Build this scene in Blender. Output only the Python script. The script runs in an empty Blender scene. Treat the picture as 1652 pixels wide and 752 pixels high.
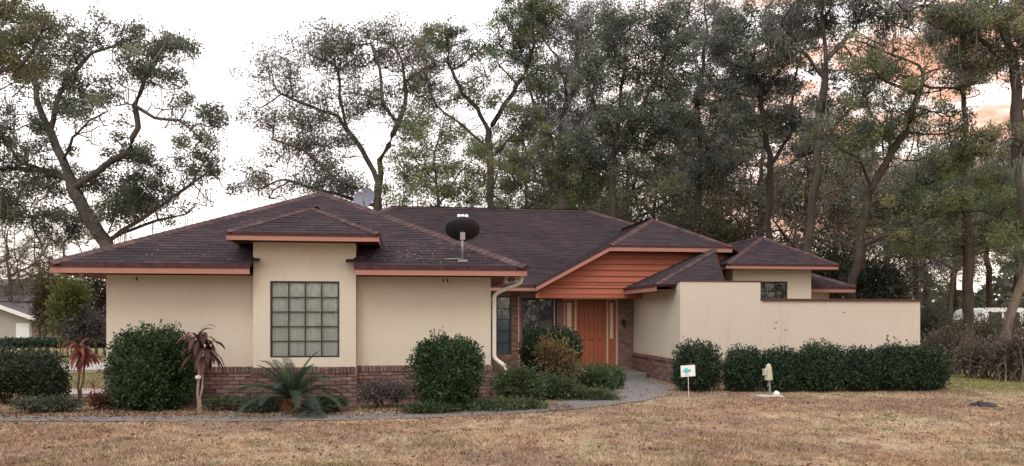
import bpy, math, random
import numpy as np
from mathutils import Vector, Matrix
random.seed(7)
RNG = np.random.default_rng(7)
SC = bpy.context.scene
COL = SC.collection

# ------------------------------------------------------------------ camera
YAW = math.radians(8.0)
EYE = 1.62
cam_d = bpy.data.cameras.new("camera")
cam = bpy.data.objects.new("camera", cam_d); COL.objects.link(cam)
cam.location = (0, 0, EYE)
cam.rotation_euler = (math.radians(90), 0, -YAW)
cam_d.sensor_width = 36; cam_d.lens = 36 * 1250 / 1652
cam_d.shift_y = (510 - 376) / 1652
cam_d.clip_start = 0.1; cam_d.clip_end = 2000
SC.camera = cam

# ------------------------------------------------------------------ sky and sun
SUN_EL, SUN_AZ = math.radians(48), math.radians(200)     # azimuth clockwise from +Y: soft light from behind the viewer
w = bpy.data.worlds.new("World"); SC.world = w; w.use_nodes = True
nt = w.node_tree; nt.nodes.clear()
def wn(t, **k):
    n = nt.nodes.new(t)
    for a, v in k.items(): setattr(n, a, v)
    return n
def L(a, b): nt.links.new(a, b)
out = wn('ShaderNodeOutputWorld'); bg = wn('ShaderNodeBackground'); bg.inputs[1].default_value = 0.125
sky = wn('ShaderNodeTexSky', sky_type='NISHITA', sun_disc=False, sun_elevation=SUN_EL, sun_rotation=SUN_AZ)
tc = wn('ShaderNodeTexCoord'); sep = wn('ShaderNodeSeparateXYZ'); L(tc.outputs['Generated'], sep.inputs[0])
mp = wn('ShaderNodeMapping'); mp.inputs['Scale'].default_value = (1.6, 1.6, 7.0); L(tc.outputs['Generated'], mp.inputs[0])
nz = wn('ShaderNodeTexNoise'); nz.inputs['Scale'].default_value = 4.2; nz.inputs['Detail'].default_value = 5; L(mp.outputs[0], nz.inputs['Vector'])
# thin bright overcast, warm at the horizon, with banks of pink evening cloud towards the right of the house
zen = wn('ShaderNodeValToRGB'); L(sep.outputs[2], zen.inputs[0])
cr = zen.color_ramp; cr.elements[0].position = 0.0; cr.elements[0].color = (14.5, 12.0, 9.4, 1)
cr.elements[1].position = 0.9; cr.elements[1].color = (14.5, 14.6, 15.4, 1)
e = cr.elements.new(0.10); e.color = (14.5, 13.0, 12.0, 1); e = cr.elements.new(0.35); e.color = (15.5, 14.6, 14.6, 1)
az = wn('ShaderNodeMath', operation='MULTIPLY_ADD'); az.inputs[1].default_value = 3.2; az.inputs[2].default_value = -0.55; L(sep.outputs[0], az.inputs[0]); az.use_clamp = True
elr = wn('ShaderNodeValToRGB'); L(sep.outputs[2], elr.inputs[0]); cr = elr.color_ramp
cr.elements[0].position = 0.05; cr.elements[0].color = (0, 0, 0, 1); cr.elements[1].position = 0.75; cr.elements[1].color = (0, 0, 0, 1)
e = cr.elements.new(0.11); e.color = (1, 1, 1, 1); e = cr.elements.new(0.40); e.color = (1, 1, 1, 1)
cl = wn('ShaderNodeValToRGB'); L(nz.outputs[0], cl.inputs[0]); cr = cl.color_ramp
cr.elements[0].position = 0.40; cr.elements[0].color = (0, 0, 0, 1); cr.elements[1].position = 0.52; cr.elements[1].color = (1, 1, 1, 1)
m1 = wn('ShaderNodeMath', operation='MULTIPLY'); L(az.outputs[0], m1.inputs[0]); L(elr.outputs[0], m1.inputs[1])
m2 = wn('ShaderNodeMath', operation='MULTIPLY'); L(m1.outputs[0], m2.inputs[0]); L(cl.outputs[0], m2.inputs[1])
mixo = wn('ShaderNodeMix', data_type='RGBA'); L(m2.outputs[0], mixo.inputs[0]); L(zen.outputs[0], mixo.inputs[6]); mixo.inputs[7].default_value = (10.6, 5.3, 3.2, 1)
mixs = wn('ShaderNodeMix', data_type='RGBA'); mixs.inputs[0].default_value = 0.88; L(sky.outputs[0], mixs.inputs[6]); L(mixo.outputs[2], mixs.inputs[7])
L(mixs.outputs[2], bg.inputs[0]); L(bg.outputs[0], out.inputs[0])
sd = bpy.data.lights.new("sun", 'SUN'); sun = bpy.data.objects.new("sun", sd); COL.objects.link(sun)
sd.energy = 1.0; sd.angle = math.radians(25); sd.color = (1.0, 0.94, 0.86)
sun.rotation_euler = (math.pi / 2 - SUN_EL, 0, -SUN_AZ + math.pi)
SC.view_settings.view_transform = 'Standard'; SC.view_settings.look = 'None'
SC.view_settings.exposure = 0.0; SC.view_settings.gamma = 1.0

# ------------------------------------------------------------------ helpers
S_, C_ = math.sin(YAW), math.cos(YAW)
def at(px, py, d):
    """world point seen at photo pixel (px,py) at depth d metres in front of the camera"""
    k = (px - 826) / 1250
    return np.array([(S_ + k * C_) * d, (C_ - k * S_) * d, EYE + (510 - py) / 1250 * d])
def sstep(a, b, x):
    t = np.clip((x - a) / (b - a), 0, 1); return t * t * (3 - 2 * t)
def gz(x, y):
    return -0.11 * sstep(2.0, 6.5, x) + 0.012 * np.sin(x * 0.9) * np.sin(y * 0.7)
def tag(o, label=None, cat=None, group=None, kind=None):
    if label: o['label'] = label
    if cat: o['category'] = cat
    if group: o['group'] = group
    if kind: o['kind'] = kind
    return o
def empty(name, loc, label=None, cat=None, group=None):
    o = bpy.data.objects.new(name, None); COL.objects.link(o); o.location = tuple(float(v) for v in loc); o.empty_display_size = 0.2
    return tag(o, label, cat, group)
ORG = {}
def origin(o):
    v = Vector(o.location)
    while o.parent: o = o.parent; v += Vector(o.location)
    return v
def link(name, me, parent=None, loc=None, base=None):
    o = bpy.data.objects.new(name, me); COL.objects.link(o)
    if parent: o.parent = parent
    if loc is not None: o.location = loc
    return o
def copy_tree(o, parent=None):
    c = o.copy(); COL.objects.link(c)
    if parent: c.parent = parent
    for ch in list(o.children): copy_tree(ch, c)
    return c

def mesh_np(name, V, F, mats, tint=None, mi=None, smooth=False):
    """V (n,3); F (m,4) or (m,3); tint (m,3) per face"""
    me = bpy.data.meshes.new(name)
    V = np.asarray(V, np.float32); F = np.asarray(F, np.int32); k = F.shape[1]; m = len(F)
    me.vertices.add(len(V)); me.vertices.foreach_set('co', V.ravel())
    me.loops.add(m * k); me.loops.foreach_set('vertex_index', F.ravel())
    me.polygons.add(m); me.polygons.foreach_set('loop_start', np.arange(0, m * k, k, dtype=np.int32))
    try: me.polygons.foreach_set('loop_total', np.full(m, k, np.int32))
    except Exception: pass
    for mm in mats: me.materials.append(mm)
    if mi is not None: me.polygons.foreach_set('material_index', np.asarray(mi, np.int32))
    if smooth: me.polygons.foreach_set('use_smooth', np.ones(m, bool))
    me.update(calc_edges=True)
    if tint is not None:
        a = me.attributes.new('tint', 'FLOAT_COLOR', 'FACE')
        c = np.ones((m, 4), np.float32); c[:, :3] = tint; a.data.foreach_set('color', c.ravel())
    return me

class MB:
    def __init__(s): s.v = []; s.f = []; s.t = []; s.m = []; s.tint = (1, 1, 1); s.mi = 0; s.sm = False
    def add(s, vs, fs, tint=None):
        b = len(s.v); s.v += [tuple(float(c) for c in p) for p in vs]
        for f in fs: s.f.append([b + i for i in f]); s.t.append(tint or s.tint); s.m.append(s.mi)
        return s
    def box(s, x0, x1, y0, y1, z0, z1, tint=None, bev=0):
        if bev:
            b = bev; pts = []
            import itertools
            bmv = []
            for (ax, aa, bb) in ((0, 0, 0),):
                pass
            P = [(x0 + b, y0, z0 + b), (x1 - b, y0, z0 + b), (x1 - b, y0, z1 - b), (x0 + b, y0, z1 - b),
                 (x0, y0 + b, z0), (x1, y0 + b, z0), (x1, y0 + b, z1), (x0, y0 + b, z1),
                 (x0, y1, z0), (x1, y1, z0), (x1, y1, z1), (x0, y1, z1)]
            F = [(0, 1, 2, 3), (4, 5, 1, 0), (5, 6, 2, 1), (6, 7, 3, 2), (7, 4, 0, 3), (5, 9, 10, 6), (4, 7, 11, 8), (7, 6, 10, 11), (8, 9, 5, 4), (9, 8, 11, 10)]
            return s.add(P, F, tint)
        P = [(x0, y0, z0), (x1, y0, z0), (x1, y1, z0), (x0, y1, z0), (x0, y0, z1), (x1, y0, z1), (x1, y1, z1), (x0, y1, z1)]
        return s.add(P, [(0, 3, 2, 1), (4, 5, 6, 7), (0, 1, 5, 4), (1, 2, 6, 5), (2, 3, 7, 6), (3, 0, 4, 7)], tint)
    def prism(s, poly, vec, tint=None):
        n = len(poly); v = Vector(vec); P = [Vector(p) for p in poly] + [Vector(p) + v for p in poly]
        return s.add(P, [tuple(range(n))[::-1], tuple(range(n, 2 * n))] + [(i, (i + 1) % n, n + (i + 1) % n, n + i) for i in range(n)], tint)
    def tube(s, pts, radii, n=8, cap=True, tint=None):
        pts = [Vector(tuple(float(c) for c in p)) for p in pts]
        if not hasattr(radii, '__len__'): radii = [radii] * len(pts)
        rings = []; up = None
        for i, p in enumerate(pts):
            d = (pts[min(i + 1, len(pts) - 1)] - pts[max(i - 1, 0)])
            d = d.normalized() if d.length > 1e-9 else Vector((0, 0, 1))
            if up is None: up = d.orthogonal().normalized()
            u = (up - d * up.dot(d)); u = u.normalized() if u.length > 1e-6 else d.orthogonal().normalized(); up = u
            q = d.cross(u)
            rings.append([p + (u * math.cos(a) + q * math.sin(a)) * radii[i] for a in (2 * math.pi * k / n for k in range(n))])
        vs = [v for r in rings for v in r]; fs = []
        for i in range(len(pts) - 1):
            for k in range(n): fs.append((i * n + k, i * n + (k + 1) % n, (i + 1) * n + (k + 1) % n, (i + 1) * n + k))
        if cap: fs.append(tuple(range(n))[::-1]); fs.append(tuple((len(pts) - 1) * n + k for k in range(n)))
        return s.add(vs, fs, tint)
    def lathe(s, c, prof, n=16, axis=(0, 0, 1), tint=None):
        ax = Vector(axis).normalized(); u = ax.orthogonal().normalized(); q = ax.cross(u); c = Vector(c)
        vs = [c + ax * h + (u * math.cos(2 * math.pi * k / n) + q * math.sin(2 * math.pi * k / n)) * r for r, h in prof for k in range(n)]
        fs = [(i * n + k, i * n + (k + 1) % n, (i + 1) * n + (k + 1) % n, (i + 1) * n + k) for i in range(len(prof) - 1) for k in range(n)]
        return s.add(vs, fs, tint)
    def mesh(s, name, mats, off=(0, 0, 0)):
        me = bpy.data.meshes.new(name)
        off = Vector(off)
        me.from_pydata([tuple(Vector(v) - off) for v in s.v], [], s.f)
        for m in (mats if isinstance(mats, (list, tuple)) else [mats]): me.materials.append(m)
        me.polygons.foreach_set('material_index', s.m)
        if s.sm: me.polygons.foreach_set('use_smooth', [True] * len(s.f))
        a = me.attributes.new('tint', 'FLOAT_COLOR', 'FACE')
        a.data.foreach_set('color', [c for t in s.t for c in (t[0], t[1], t[2], 1.0)])
        me.update(); return me
    def build(s, name, mats, parent=None, smooth=False, kind=None):
        s.sm = smooth
        o = link(name, s.mesh(name, mats, origin(parent) if parent else (0, 0, 0)), parent)
        if kind: o['kind'] = kind
        return o

# ------------------------------------------------------------------ materials
MATS = {}
def mat(name, col, rough=0.8, noise=None, bump=None, spec=0.3, tint=False, metal=0.0, extra=None, transl=0.0, objrand=0.0):
    """noise: list of (scale, (r,g,b), amount, stretch) mixed over the base; bump: (scale, strength, distance)"""
    m = bpy.data.materials.new(name); m.use_nodes = True; n = m.node_tree; N = n.nodes; K = n.links
    b = N['Principled BSDF']; b.inputs['Roughness'].default_value = rough; b.inputs['Specular IOR Level'].default_value = spec; b.inputs['Metallic'].default_value = metal
    tcn = N.new('ShaderNodeNewGeometry'); pos = tcn.outputs['Position']
    cur = None
    rgb = N.new('ShaderNodeRGB'); rgb.outputs[0].default_value = (*col, 1); cur = rgb.outputs[0]
    for (sc, c2, amt, st, lo, hi) in (noise or []):
        mpn = N.new('ShaderNodeMapping'); mpn.inputs['Scale'].default_value = st; K.new(pos, mpn.inputs[0])
        q = N.new('ShaderNodeTexNoise'); q.inputs['Scale'].default_value = sc; q.inputs['Detail'].default_value = 6; q.inputs['Roughness'].default_value = 0.6; K.new(mpn.outputs[0], q.inputs['Vector'])
        r = N.new('ShaderNodeMapRange'); r.inputs[1].default_value = lo; r.inputs[2].default_value = hi; r.inputs[4].default_value = amt; K.new(q.outputs[0], r.inputs[0])
        mx = N.new('ShaderNodeMix'); mx.data_type = 'RGBA'; K.new(r.outputs[0], mx.inputs[0]); K.new(cur, mx.inputs[6]); mx.inputs[7].default_value = (*c2, 1); cur = mx.outputs[2]
    if tint:
        at_ = N.new('ShaderNodeAttribute'); at_.attribute_name = 'tint'
        mx = N.new('ShaderNodeMix'); mx.data_type = 'RGBA'; mx.blend_type = 'MULTIPLY'; mx.inputs[0].default_value = 1; K.new(cur, mx.inputs[6]); K.new(at_.outputs[0], mx.inputs[7]); cur = mx.outputs[2]
    if objrand:
        oi = N.new('ShaderNodeObjectInfo'); hs = N.new('ShaderNodeHueSaturation'); r = N.new('ShaderNodeMapRange'); r.inputs[3].default_value = 1 - objrand; r.inputs[4].default_value = 1 + objrand
        K.new(oi.outputs['Random'], r.inputs[0]); K.new(r.outputs[0], hs.inputs['Value']); K.new(cur, hs.inputs['Color']); cur = hs.outputs[0]
    K.new(cur, b.inputs['Base Color'])
    if bump:
        q = N.new('ShaderNodeTexNoise'); q.inputs['Scale'].default_value = bump[0]; q.inputs['Detail'].default_value = 5; K.new(pos, q.inputs['Vector'])
        bp = N.new('ShaderNodeBump'); bp.inputs['Strength'].default_value = bump[1]; bp.inputs['Distance'].default_value = bump[2]; K.new(q.outputs[0], bp.inputs['Height']); K.new(bp.outputs[0], b.inputs['Normal'])
    if transl:
        t = N.new('ShaderNodeBsdfTranslucent'); K.new(cur, t.inputs[0]); mxs = N.new('ShaderNodeMixShader'); mxs.inputs[0].default_value = transl
        o = N['Material Output']; K.new(b.outputs[0], mxs.inputs[1]); K.new(t.outputs[0], mxs.inputs[2]); K.new(mxs.outputs[0], o.inputs[0])
    MATS[name] = m; return m
I3 = (1, 1, 1)
M = {}
M['stucco'] = mat('stucco', (0.665, 0.60, 0.472), 0.9, [(30, (0.56, 0.49, 0.39), 0.35, I3, .5, .75), (1.1, (0.58, 0.51, 0.40), .35, I3, .52, .7), (0.7, (0.62, 0.55, 0.435), 0.5, (1, 1, 1.4), .4, .7), (3.0, (0.55, 0.48, 0.40), 0.22, (3.5, 3.5, 0.22), .52, .75), (14, (0.55, 0.50, 0.40), 0.25, I3, .45, .75)], (38, 0.6, 0.02))
M['stucco_stain'] = mat('stucco_weathered', (0.62, 0.55, 0.455), 0.9, [(0.7, (0.58, 0.50, 0.41), 0.5, (1, 1, 1.4), .4, .7), (1.5, (0.52, 0.45, 0.37), 0.3, (1.0, 1.0, 0.5), .5, .72), (1.4, (0.46, 0.34, 0.24), 0.4, (2.3, 1.0, 0.3), .56, .72), (9, (0.66, 0.60, 0.53), 0.3, (1.5, 1, 1), .5, .7), (30, (0.52, 0.43, 0.34), 0.35, I3, .5, .75), (18, (0.52, 0.43, 0.33), 0.4, I3, .45, .75)], (36, 0.6, 0.02))
M['fascia'] = mat('fascia_paint', (0.39, 0.19, 0.145), 0.6, [(6, (0.33, 0.15, 0.115), 0.5, (1, 1, .3), .45, .75)], (30, .1, .004), tint=True)
M['siding'] = mat('siding_paint', (0.40, 0.118, 0.064), 0.55, [(3, (0.31, 0.09, 0.05), 0.6, (1.2, 1, 5), .4, .75)], (40, .12, .004), tint=True)
M['drip'] = mat('dark_roof_edge', (0.045, 0.016, 0.018), 0.7, [(8, (0.10, 0.05, 0.045), .6, I3, .4, .7)])
M['shingle'] = mat('asphalt_shingle', (0.050, 0.036, 0.039), 0.95, [(0.55, (0.028, 0.022, 0.026), .75, I3, .4, .66), (2.2, (0.066, 0.043, 0.050), .5, I3, .5, .72), (60, (0.08, 0.062, 0.066), .35, I3, .5, .7)], (140, .6, .008), tint=True, spec=.15)
M['ridge'] = mat('ridge_shingle', (0.105, 0.064, 0.062), 0.95, [(2.5, (0.06, 0.038, 0.038), .8, I3, .4, .66)], (140, .5, .006), tint=True, spec=.15)
M['soffit'] = mat('soffit_board', (0.16, 0.075, 0.055), 0.8, [(3, (0.12, 0.05, 0.04), .6, (1, 6, 1), .4, .7)])
M['brick'] = mat('brick_clay', (0.215, 0.132, 0.11), 0.9, [(9, (0.165, 0.085, 0.07), .5, I3, .4, .7), (2.2, (0.18, 0.15, 0.13), .4, I3, .5, .75)], (70, .5, .006), tint=True)
M['mortar'] = mat('mortar', (0.30, 0.235, 0.195), 0.95, [(6, (0.22, 0.17, 0.14), .7, I3, .4, .7)], (80, .4, .006))
M['cap'] = mat('rust_coping', (0.10, 0.042, 0.036), 0.85, [(5, (0.07, 0.035, 0.032), .7, I3, .4, .7)], (40, .3, .006))
M['door'] = mat('door_stained_wood', (0.34, 0.10, 0.05), 0.5, [(4, (0.22, 0.06, 0.03), .6, (6, 6, .5), .4, .7)], (20, .1, .004))
M['trim'] = mat('door_trim', (0.55, 0.36, 0.27), 0.6, [(6, (.45, .28, .2), .4, I3, .4, .7)])
M['frame'] = mat('bronze_window_frame', (0.025, 0.022, 0.024), 0.45, spec=.5)
M['curtain'] = mat('curtain_fabric', (0.86, 0.87, 0.83), 0.9, [(3, (0.76, 0.77, 0.73), .5, (9, 1, .4), .4, .7)])
M['curtain_dark'] = mat('dim_curtain_fabric', (0.075, 0.08, 0.10), 0.9, [(3, (0.04, 0.04, 0.05), .6, (9, 1, .4), .4, .7)])
M['metal_white'] = mat('white_metal', (0.72, 0.66, 0.56), 0.45, [(5, (.55, .48, .38), .4, I3, .5, .8)])
M['metal_grey'] = mat('galvanised_metal', (0.30, 0.29, 0.29), 0.5, metal=.5)
M['dish_dark'] = mat('dish_back', (0.022, 0.02, 0.025), 0.5, spec=.4)
M['dish_blue'] = mat('dish_bluegrey', (0.20, 0.21, 0.27), 0.5, [(4, (.15, .16, .2), .5, I3, .4, .7)])
M['black'] = mat('black_plastic', (0.02, 0.02, 0.022), 0.5)
M['bark'] = mat('bark', (0.118, 0.102, 0.09), 0.95, [(3, (0.065, 0.055, 0.048), .8, (3, 3, .5), .4, .65), (1.2, (0.20, 0.18, 0.16), .5, I3, .5, .7)], (14, .9, .04), tint=True, spec=.1)
M['leaf'] = mat('leaves', (1, 1, 1), 0.6, tint=True, transl=.35, spec=.25, objrand=.08)
M['gloss_leaf'] = mat('shrub_leaves', (1, 1, 1), 0.55, tint=True, transl=.2, spec=.3)
M['moss'] = mat('spanish_moss', (0.20, 0.195, 0.17), 0.95, [(2, (.13, .13, .11), .5, I3, .4, .7)], transl=.2)
M['concrete'] = mat('concrete', (0.175, 0.162, 0.155), 0.9, [(1.3, (0.15, 0.13, 0.115), .8, I3, .4, .65), (9, (0.33, 0.27, 0.21), .5, I3, .5, .72)], (60, .4, .008))
M['pale_concrete'] = mat('pale_concrete', (0.52, 0.47, 0.44), 0.9, [(1.3, (0.42, 0.38, 0.35), .8, I3, .4, .65)], (60, .3, .008))
M['white'] = mat('white_paint', (0.80, 0.80, 0.78), 0.5)
M['sign_white'] = mat('sign_board_white', (0.84, 0.88, 0.86), 0.4)
M['teal'] = mat('sign_teal_print', (0.10, 0.62, 0.56), 0.4)
M['cream_plastic'] = mat('aged_cream_plastic', (0.50, 0.47, 0.34), 0.6, [(9, (.40, .36, .22), .6, I3, .45, .7)])
M['brown'] = mat('brown_fibre', (0.16, 0.085, 0.05), 0.95, [(20, (.08, .045, .03), .8, I3, .4, .7)], (50, .6, .01), tint=True)
M['amber'] = mat('glow_tinted_glass', (0.62, 0.50, 0.30), 0.25, spec=.6)  # warm glow of a sidelight put into its opaque pane colour
M['grey_wall'] = mat('neighbour_wall', (0.42, 0.38, 0.33), 0.9, [(2, (.36, .33, .28), .5, I3, .4, .7)])
M['grey_roof'] = mat('neighbour_roof', (0.14, 0.12, 0.12), 0.95, [(3, (.10, .085, .085), .5, I3, .4, .7)], tint=True)
M['rubber'] = mat('tyre_rubber', (0.02, 0.02, 0.02), 0.8)
def glass_mat():
    m = bpy.data.materials.new('window_glass'); m.use_nodes = True; N = m.node_tree.nodes; K = m.node_tree.links; N.clear()
    o = N.new('ShaderNodeOutputMaterial'); g = N.new('ShaderNodeBsdfGlossy'); g.inputs['Roughness'].default_value = 0.03; t = N.new('ShaderNodeBsdfTransparent'); t.inputs[0].default_value = (.95, .98, .96, 1)
    f = N.new('ShaderNodeFresnel'); f.inputs[0].default_value = 1.6; mx = N.new('ShaderNodeMixShader'); K.new(f.outputs[0], mx.inputs[0]); K.new(t.outputs[0], mx.inputs[1]); K.new(g.outputs[0], mx.inputs[2]); K.new(mx.outputs[0], o.inputs[0]); return m
M['glass'] = glass_mat()

def lawn_mat(name, blades):
    m = bpy.data.materials.new(name); m.use_nodes = True; N = m.node_tree.nodes; K = m.node_tree.links
    b = N['Principled BSDF']; b.inputs['Roughness'].default_value = .95; b.inputs['Specular IOR Level'].default_value = .1
    g = N.new('ShaderNodeNewGeometry'); pos = g.outputs['Position']; sp = N.new('ShaderNodeSeparateXYZ'); K.new(pos, sp.inputs[0])
    fl = N.new('ShaderNodeCombineXYZ'); K.new(sp.outputs[0], fl.inputs[0]); K.new(sp.outputs[1], fl.inputs[1])
    def nz(sc, lo, hi, amt, c, cur):
        q = N.new('ShaderNodeTexNoise'); q.inputs['Scale'].default_value = sc; q.inputs['Detail'].default_value = 6; q.inputs['Roughness'].default_value = .62; K.new(fl.outputs[0], q.inputs['Vector'])
        r = N.new('ShaderNodeMapRange'); r.inputs[1].default_value = lo; r.inputs[2].default_value = hi; r.inputs[4].default_value = amt; K.new(q.outputs[0], r.inputs[0])
        mx = N.new('ShaderNodeMix'); mx.data_type = 'RGBA'; K.new(r.outputs[0], mx.inputs[0]); K.new(cur, mx.inputs[6]); mx.inputs[7].default_value = (*c, 1); return mx.outputs[2]
    rgb = N.new('ShaderNodeRGB'); rgb.outputs[0].default_value = (0.42, 0.325, 0.225, 1); cur = rgb.outputs[0]
    cur = nz(.33, .45, .58, .95, (0.27, 0.185, 0.14), cur)
    cur = nz(.55, .50, .66, .75, (0.46, 0.31, 0.19), cur)
    cur = nz(1.6, .48, .60, .8, (0.30, 0.185, 0.135), cur)
    cur = nz(2.9, .54, .68, .75, (0.17, 0.11, 0.08), cur)
    cur = nz(5.0, .56, .74, .6, (0.50, 0.42, 0.33), cur)
    cur = nz(.8, .56, .70, .6, (0.24, 0.22, 0.11), cur)
    cur = nz(28, .5, .75, .4, (0.15, 0.10, 0.07), cur)
    # greener turf beyond the hedge end and in the neighbour's garden
    mr = N.new('ShaderNodeMapRange'); mr.inputs[1].default_value = 9.5; mr.inputs[2].default_value = 14; K.new(sp.outputs[0], mr.inputs[0])
    mr2 = N.new('ShaderNodeMapRange'); mr2.inputs[1].default_value = 14.6; mr2.inputs[2].default_value = 16.5; K.new(sp.outputs[1], mr2.inputs[0])
    mm = N.new('ShaderNodeMath'); mm.operation = 'MULTIPLY'; K.new(mr.outputs[0], mm.inputs[0]); K.new(mr2.outputs[0], mm.inputs[1])
    far = N.new('ShaderNodeMapRange'); far.inputs[1].default_value = 17; far.inputs[2].default_value = 20; far.inputs[4].default_value = .8; K.new(sp.outputs[1], far.inputs[0])
    mxx = N.new('ShaderNodeMath'); mxx.operation = 'MAXIMUM'; K.new(mm.outputs[0], mxx.inputs[0]); K.new(far.outputs[0], mxx.inputs[1])
    q = N.new('ShaderNodeTexNoise'); q.inputs['Scale'].default_value = 1.4; K.new(fl.outputs[0], q.inputs['Vector'])
    mm2 = N.new('ShaderNodeMath'); mm2.operation = 'MULTIPLY_ADD'; mm2.use_clamp = True; K.new(mxx.outputs[0], mm2.inputs[0]); mm2.inputs[1].default_value = 1.5; 
    sb = N.new('ShaderNodeMath'); sb.operation = 'MULTIPLY'; sb.inputs[1].default_value = -1.0; K.new(q.outputs[0], sb.inputs[0]); K.new(sb.outputs[0], mm2.inputs[2])
    mx = N.new('ShaderNodeMix'); mx.data_type = 'RGBA'; K.new(mm2.outputs[0], mx.inputs[0]); K.new(cur, mx.inputs[6]); mx.inputs[7].default_value = (0.235, 0.22, 0.095, 1); cur = mx.outputs[2]
    if blades:
        a = N.new('ShaderNodeAttribute'); a.attribute_name = 'tint'
        mx = N.new('ShaderNodeMix'); mx.data_type = 'RGBA'; mx.blend_type = 'MULTIPLY'; mx.inputs[0].default_value = 1; K.new(cur, mx.inputs[6]); K.new(a.outputs[0], mx.inputs[7]); cur = mx.outputs[2]
    else:
        q = N.new('ShaderNodeTexNoise'); q.inputs['Scale'].default_value = 18; q.inputs['Detail'].default_value = 6; K.new(fl.outputs[0], q.inputs['Vector'])
        bp = N.new('ShaderNodeBump'); bp.inputs['Strength'].default_value = .8; bp.inputs['Distance'].default_value = .05; K.new(q.outputs[0], bp.inputs['Height']); K.new(bp.outputs[0], b.inputs['Normal'])
    K.new(cur, b.inputs['Base Color']); return m
M['lawn'] = lawn_mat('dormant_lawn', False); M['blades'] = lawn_mat('dormant_grass_blades', True)

# ------------------------------------------------------------------ ground, path, driveway
xs = np.concatenate([[-600, -200, -80, -45], np.arange(-30, 30.1, .75), [45, 80, 200, 600]])
ys = np.concatenate([[-400, -100, -30, -8], np.arange(0, 40.1, .75), [60, 100, 200, 900]])
X, Y = np.meshgrid(xs, ys); Z = gz(X, Y)
V = np.stack([X.ravel(), Y.ravel(), Z.ravel()], 1); nx, ny = len(xs), len(ys)
F = [(j * nx + i, j * nx + i + 1, (j + 1) * nx + i + 1, (j + 1) * nx + i) for j in range(ny - 1) for i in range(nx - 1)]
g = link('ground', mesh_np('ground', V, F, [M['lawn']], smooth=True)); g['kind'] = 'structure'

def strip(name, ctr, wid, m, zoff, n=60, jag=0.03):
    """flat paved strip following a centre line of (x,y) with widths"""
    ctr = np.array(ctr, float); wid = np.array(wid, float)
    t = np.linspace(0, len(ctr) - 1, n); cx = np.interp(t, range(len(ctr)), ctr[:, 0]); cy = np.interp(t, range(len(ctr)), ctr[:, 1]); wd = np.interp(t, range(len(ctr)), wid)
    k = np.ones(5) / 5
    cx[2:-2] = np.convolve(cx, k, 'valid'); cy[2:-2] = np.convolve(cy, k, 'valid')
    dx, dy = np.gradient(cx), np.gradient(cy); l = np.hypot(dx, dy); nxx, nyy = -dy / l, dx / l
    vs = []; fs = []
    for i in range(n):
        for s in (-1, -.33, .33, 1):
            j = RNG.normal(0, jag) if abs(s) == 1 else 0
            x = cx[i] + nxx[i] * s * (wd[i] / 2 + j); y = cy[i] + nyy[i] * s * (wd[i] / 2 + j)
            vs.append((x, y, float(gz(x, y)) + zoff))
    for i in range(n - 1):
        for k in range(3): fs.append((i * 4 + k, (i + 1) * 4 + k, (i + 1) * 4 + k + 1, i * 4 + k + 1))
    o = link(name, mesh_np(name, vs, fs, [m])); o['kind'] = 'structure'; return o
def gp(px, py):
    z = 0
    for _ in range(4):
        d = (EYE - z) * 1250 / (py - 510); p = at(px, py, d); z = float(gz(p[0], p[1]))
    return p
PATH = [gp(px, py)[:2] for px, py in ((-260, 677), (-60, 677), (200, 677), (400, 676), (560, 674), (700, 670), (800, 665), (880, 659), (950, 651), (1005, 643), (1030, 633), (1028, 622), (1012, 612), (985, 604))]
strip('garden_path', PATH, [.66, .66, .66, .68, .7, .74, .8, .85, .95, 1.1, 1.5, 1.5, 1.6, 1.9], M['concrete'], .014, 120)
strip('neighbour_driveway', [at(-200, 0, 24)[:2], at(60, 0, 24.5)[:2], at(260, 0, 25)[:2]], [3.6, 3.6, 3.6], M['pale_concrete'], .012, 20, 0)
strip('side_path', [at(60, 0, 16.4)[:2], at(120, 0, 16.6)[:2], at(190, 0, 16.8)[:2]], [1.3, 1.3, 1.3], M['pale_concrete'], .012, 20, .02)
# porch slab before the door
b = MB(); b.box(2.2, 6.84, 21.75, 22.9, -.3, .02); o = b.build('porch_slab', M['concrete']); o['kind'] = 'structure'

# ------------------------------------------------------------------ HOUSE
house = empty('house', (-1.8, 14.8, 0), 'low cream stucco house with dark purple brown hip roofs and orange trim', 'house')
def hb(name, boxes, m, parent=None, kind=None):
    b = MB()
    for q in boxes: b.box(*q)
    return b.build(name, m, parent or house, kind=kind)
# stucco walls of the garage wing
LED = 0.70
gw = hb('stucco_wall', [(-5.28, -2.683, 14.80, 15.0, LED - .02, 2.365), (-.857, 1.67, 14.80, 15.0, LED - .02, 2.365),      # front, either side of the bay
        (-5.28, -5.08, 15.0, 26, LED - .02, 2.365), (1.47, 1.67, 15.0, 22.5, LED - .02, 2.365)], M['stucco'])
bay = hb('bay_wall', [(-2.68, -2.385, 14.50, 14.72, LED - .02, 2.955), (-1.155, -.86, 14.50, 14.72, LED - .02, 2.955), (-2.385, -1.155, 14.50, 14.72, 2.255, 2.955), (-2.385, -1.155, 14.50, 14.72, LED - .02, .865),
        (-2.68, -2.48, 14.72, 16.5, LED - .02, 2.955), (-1.06, -.86, 14.72, 16.5, LED - .02, 2.955)], M['stucco'])
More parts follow.
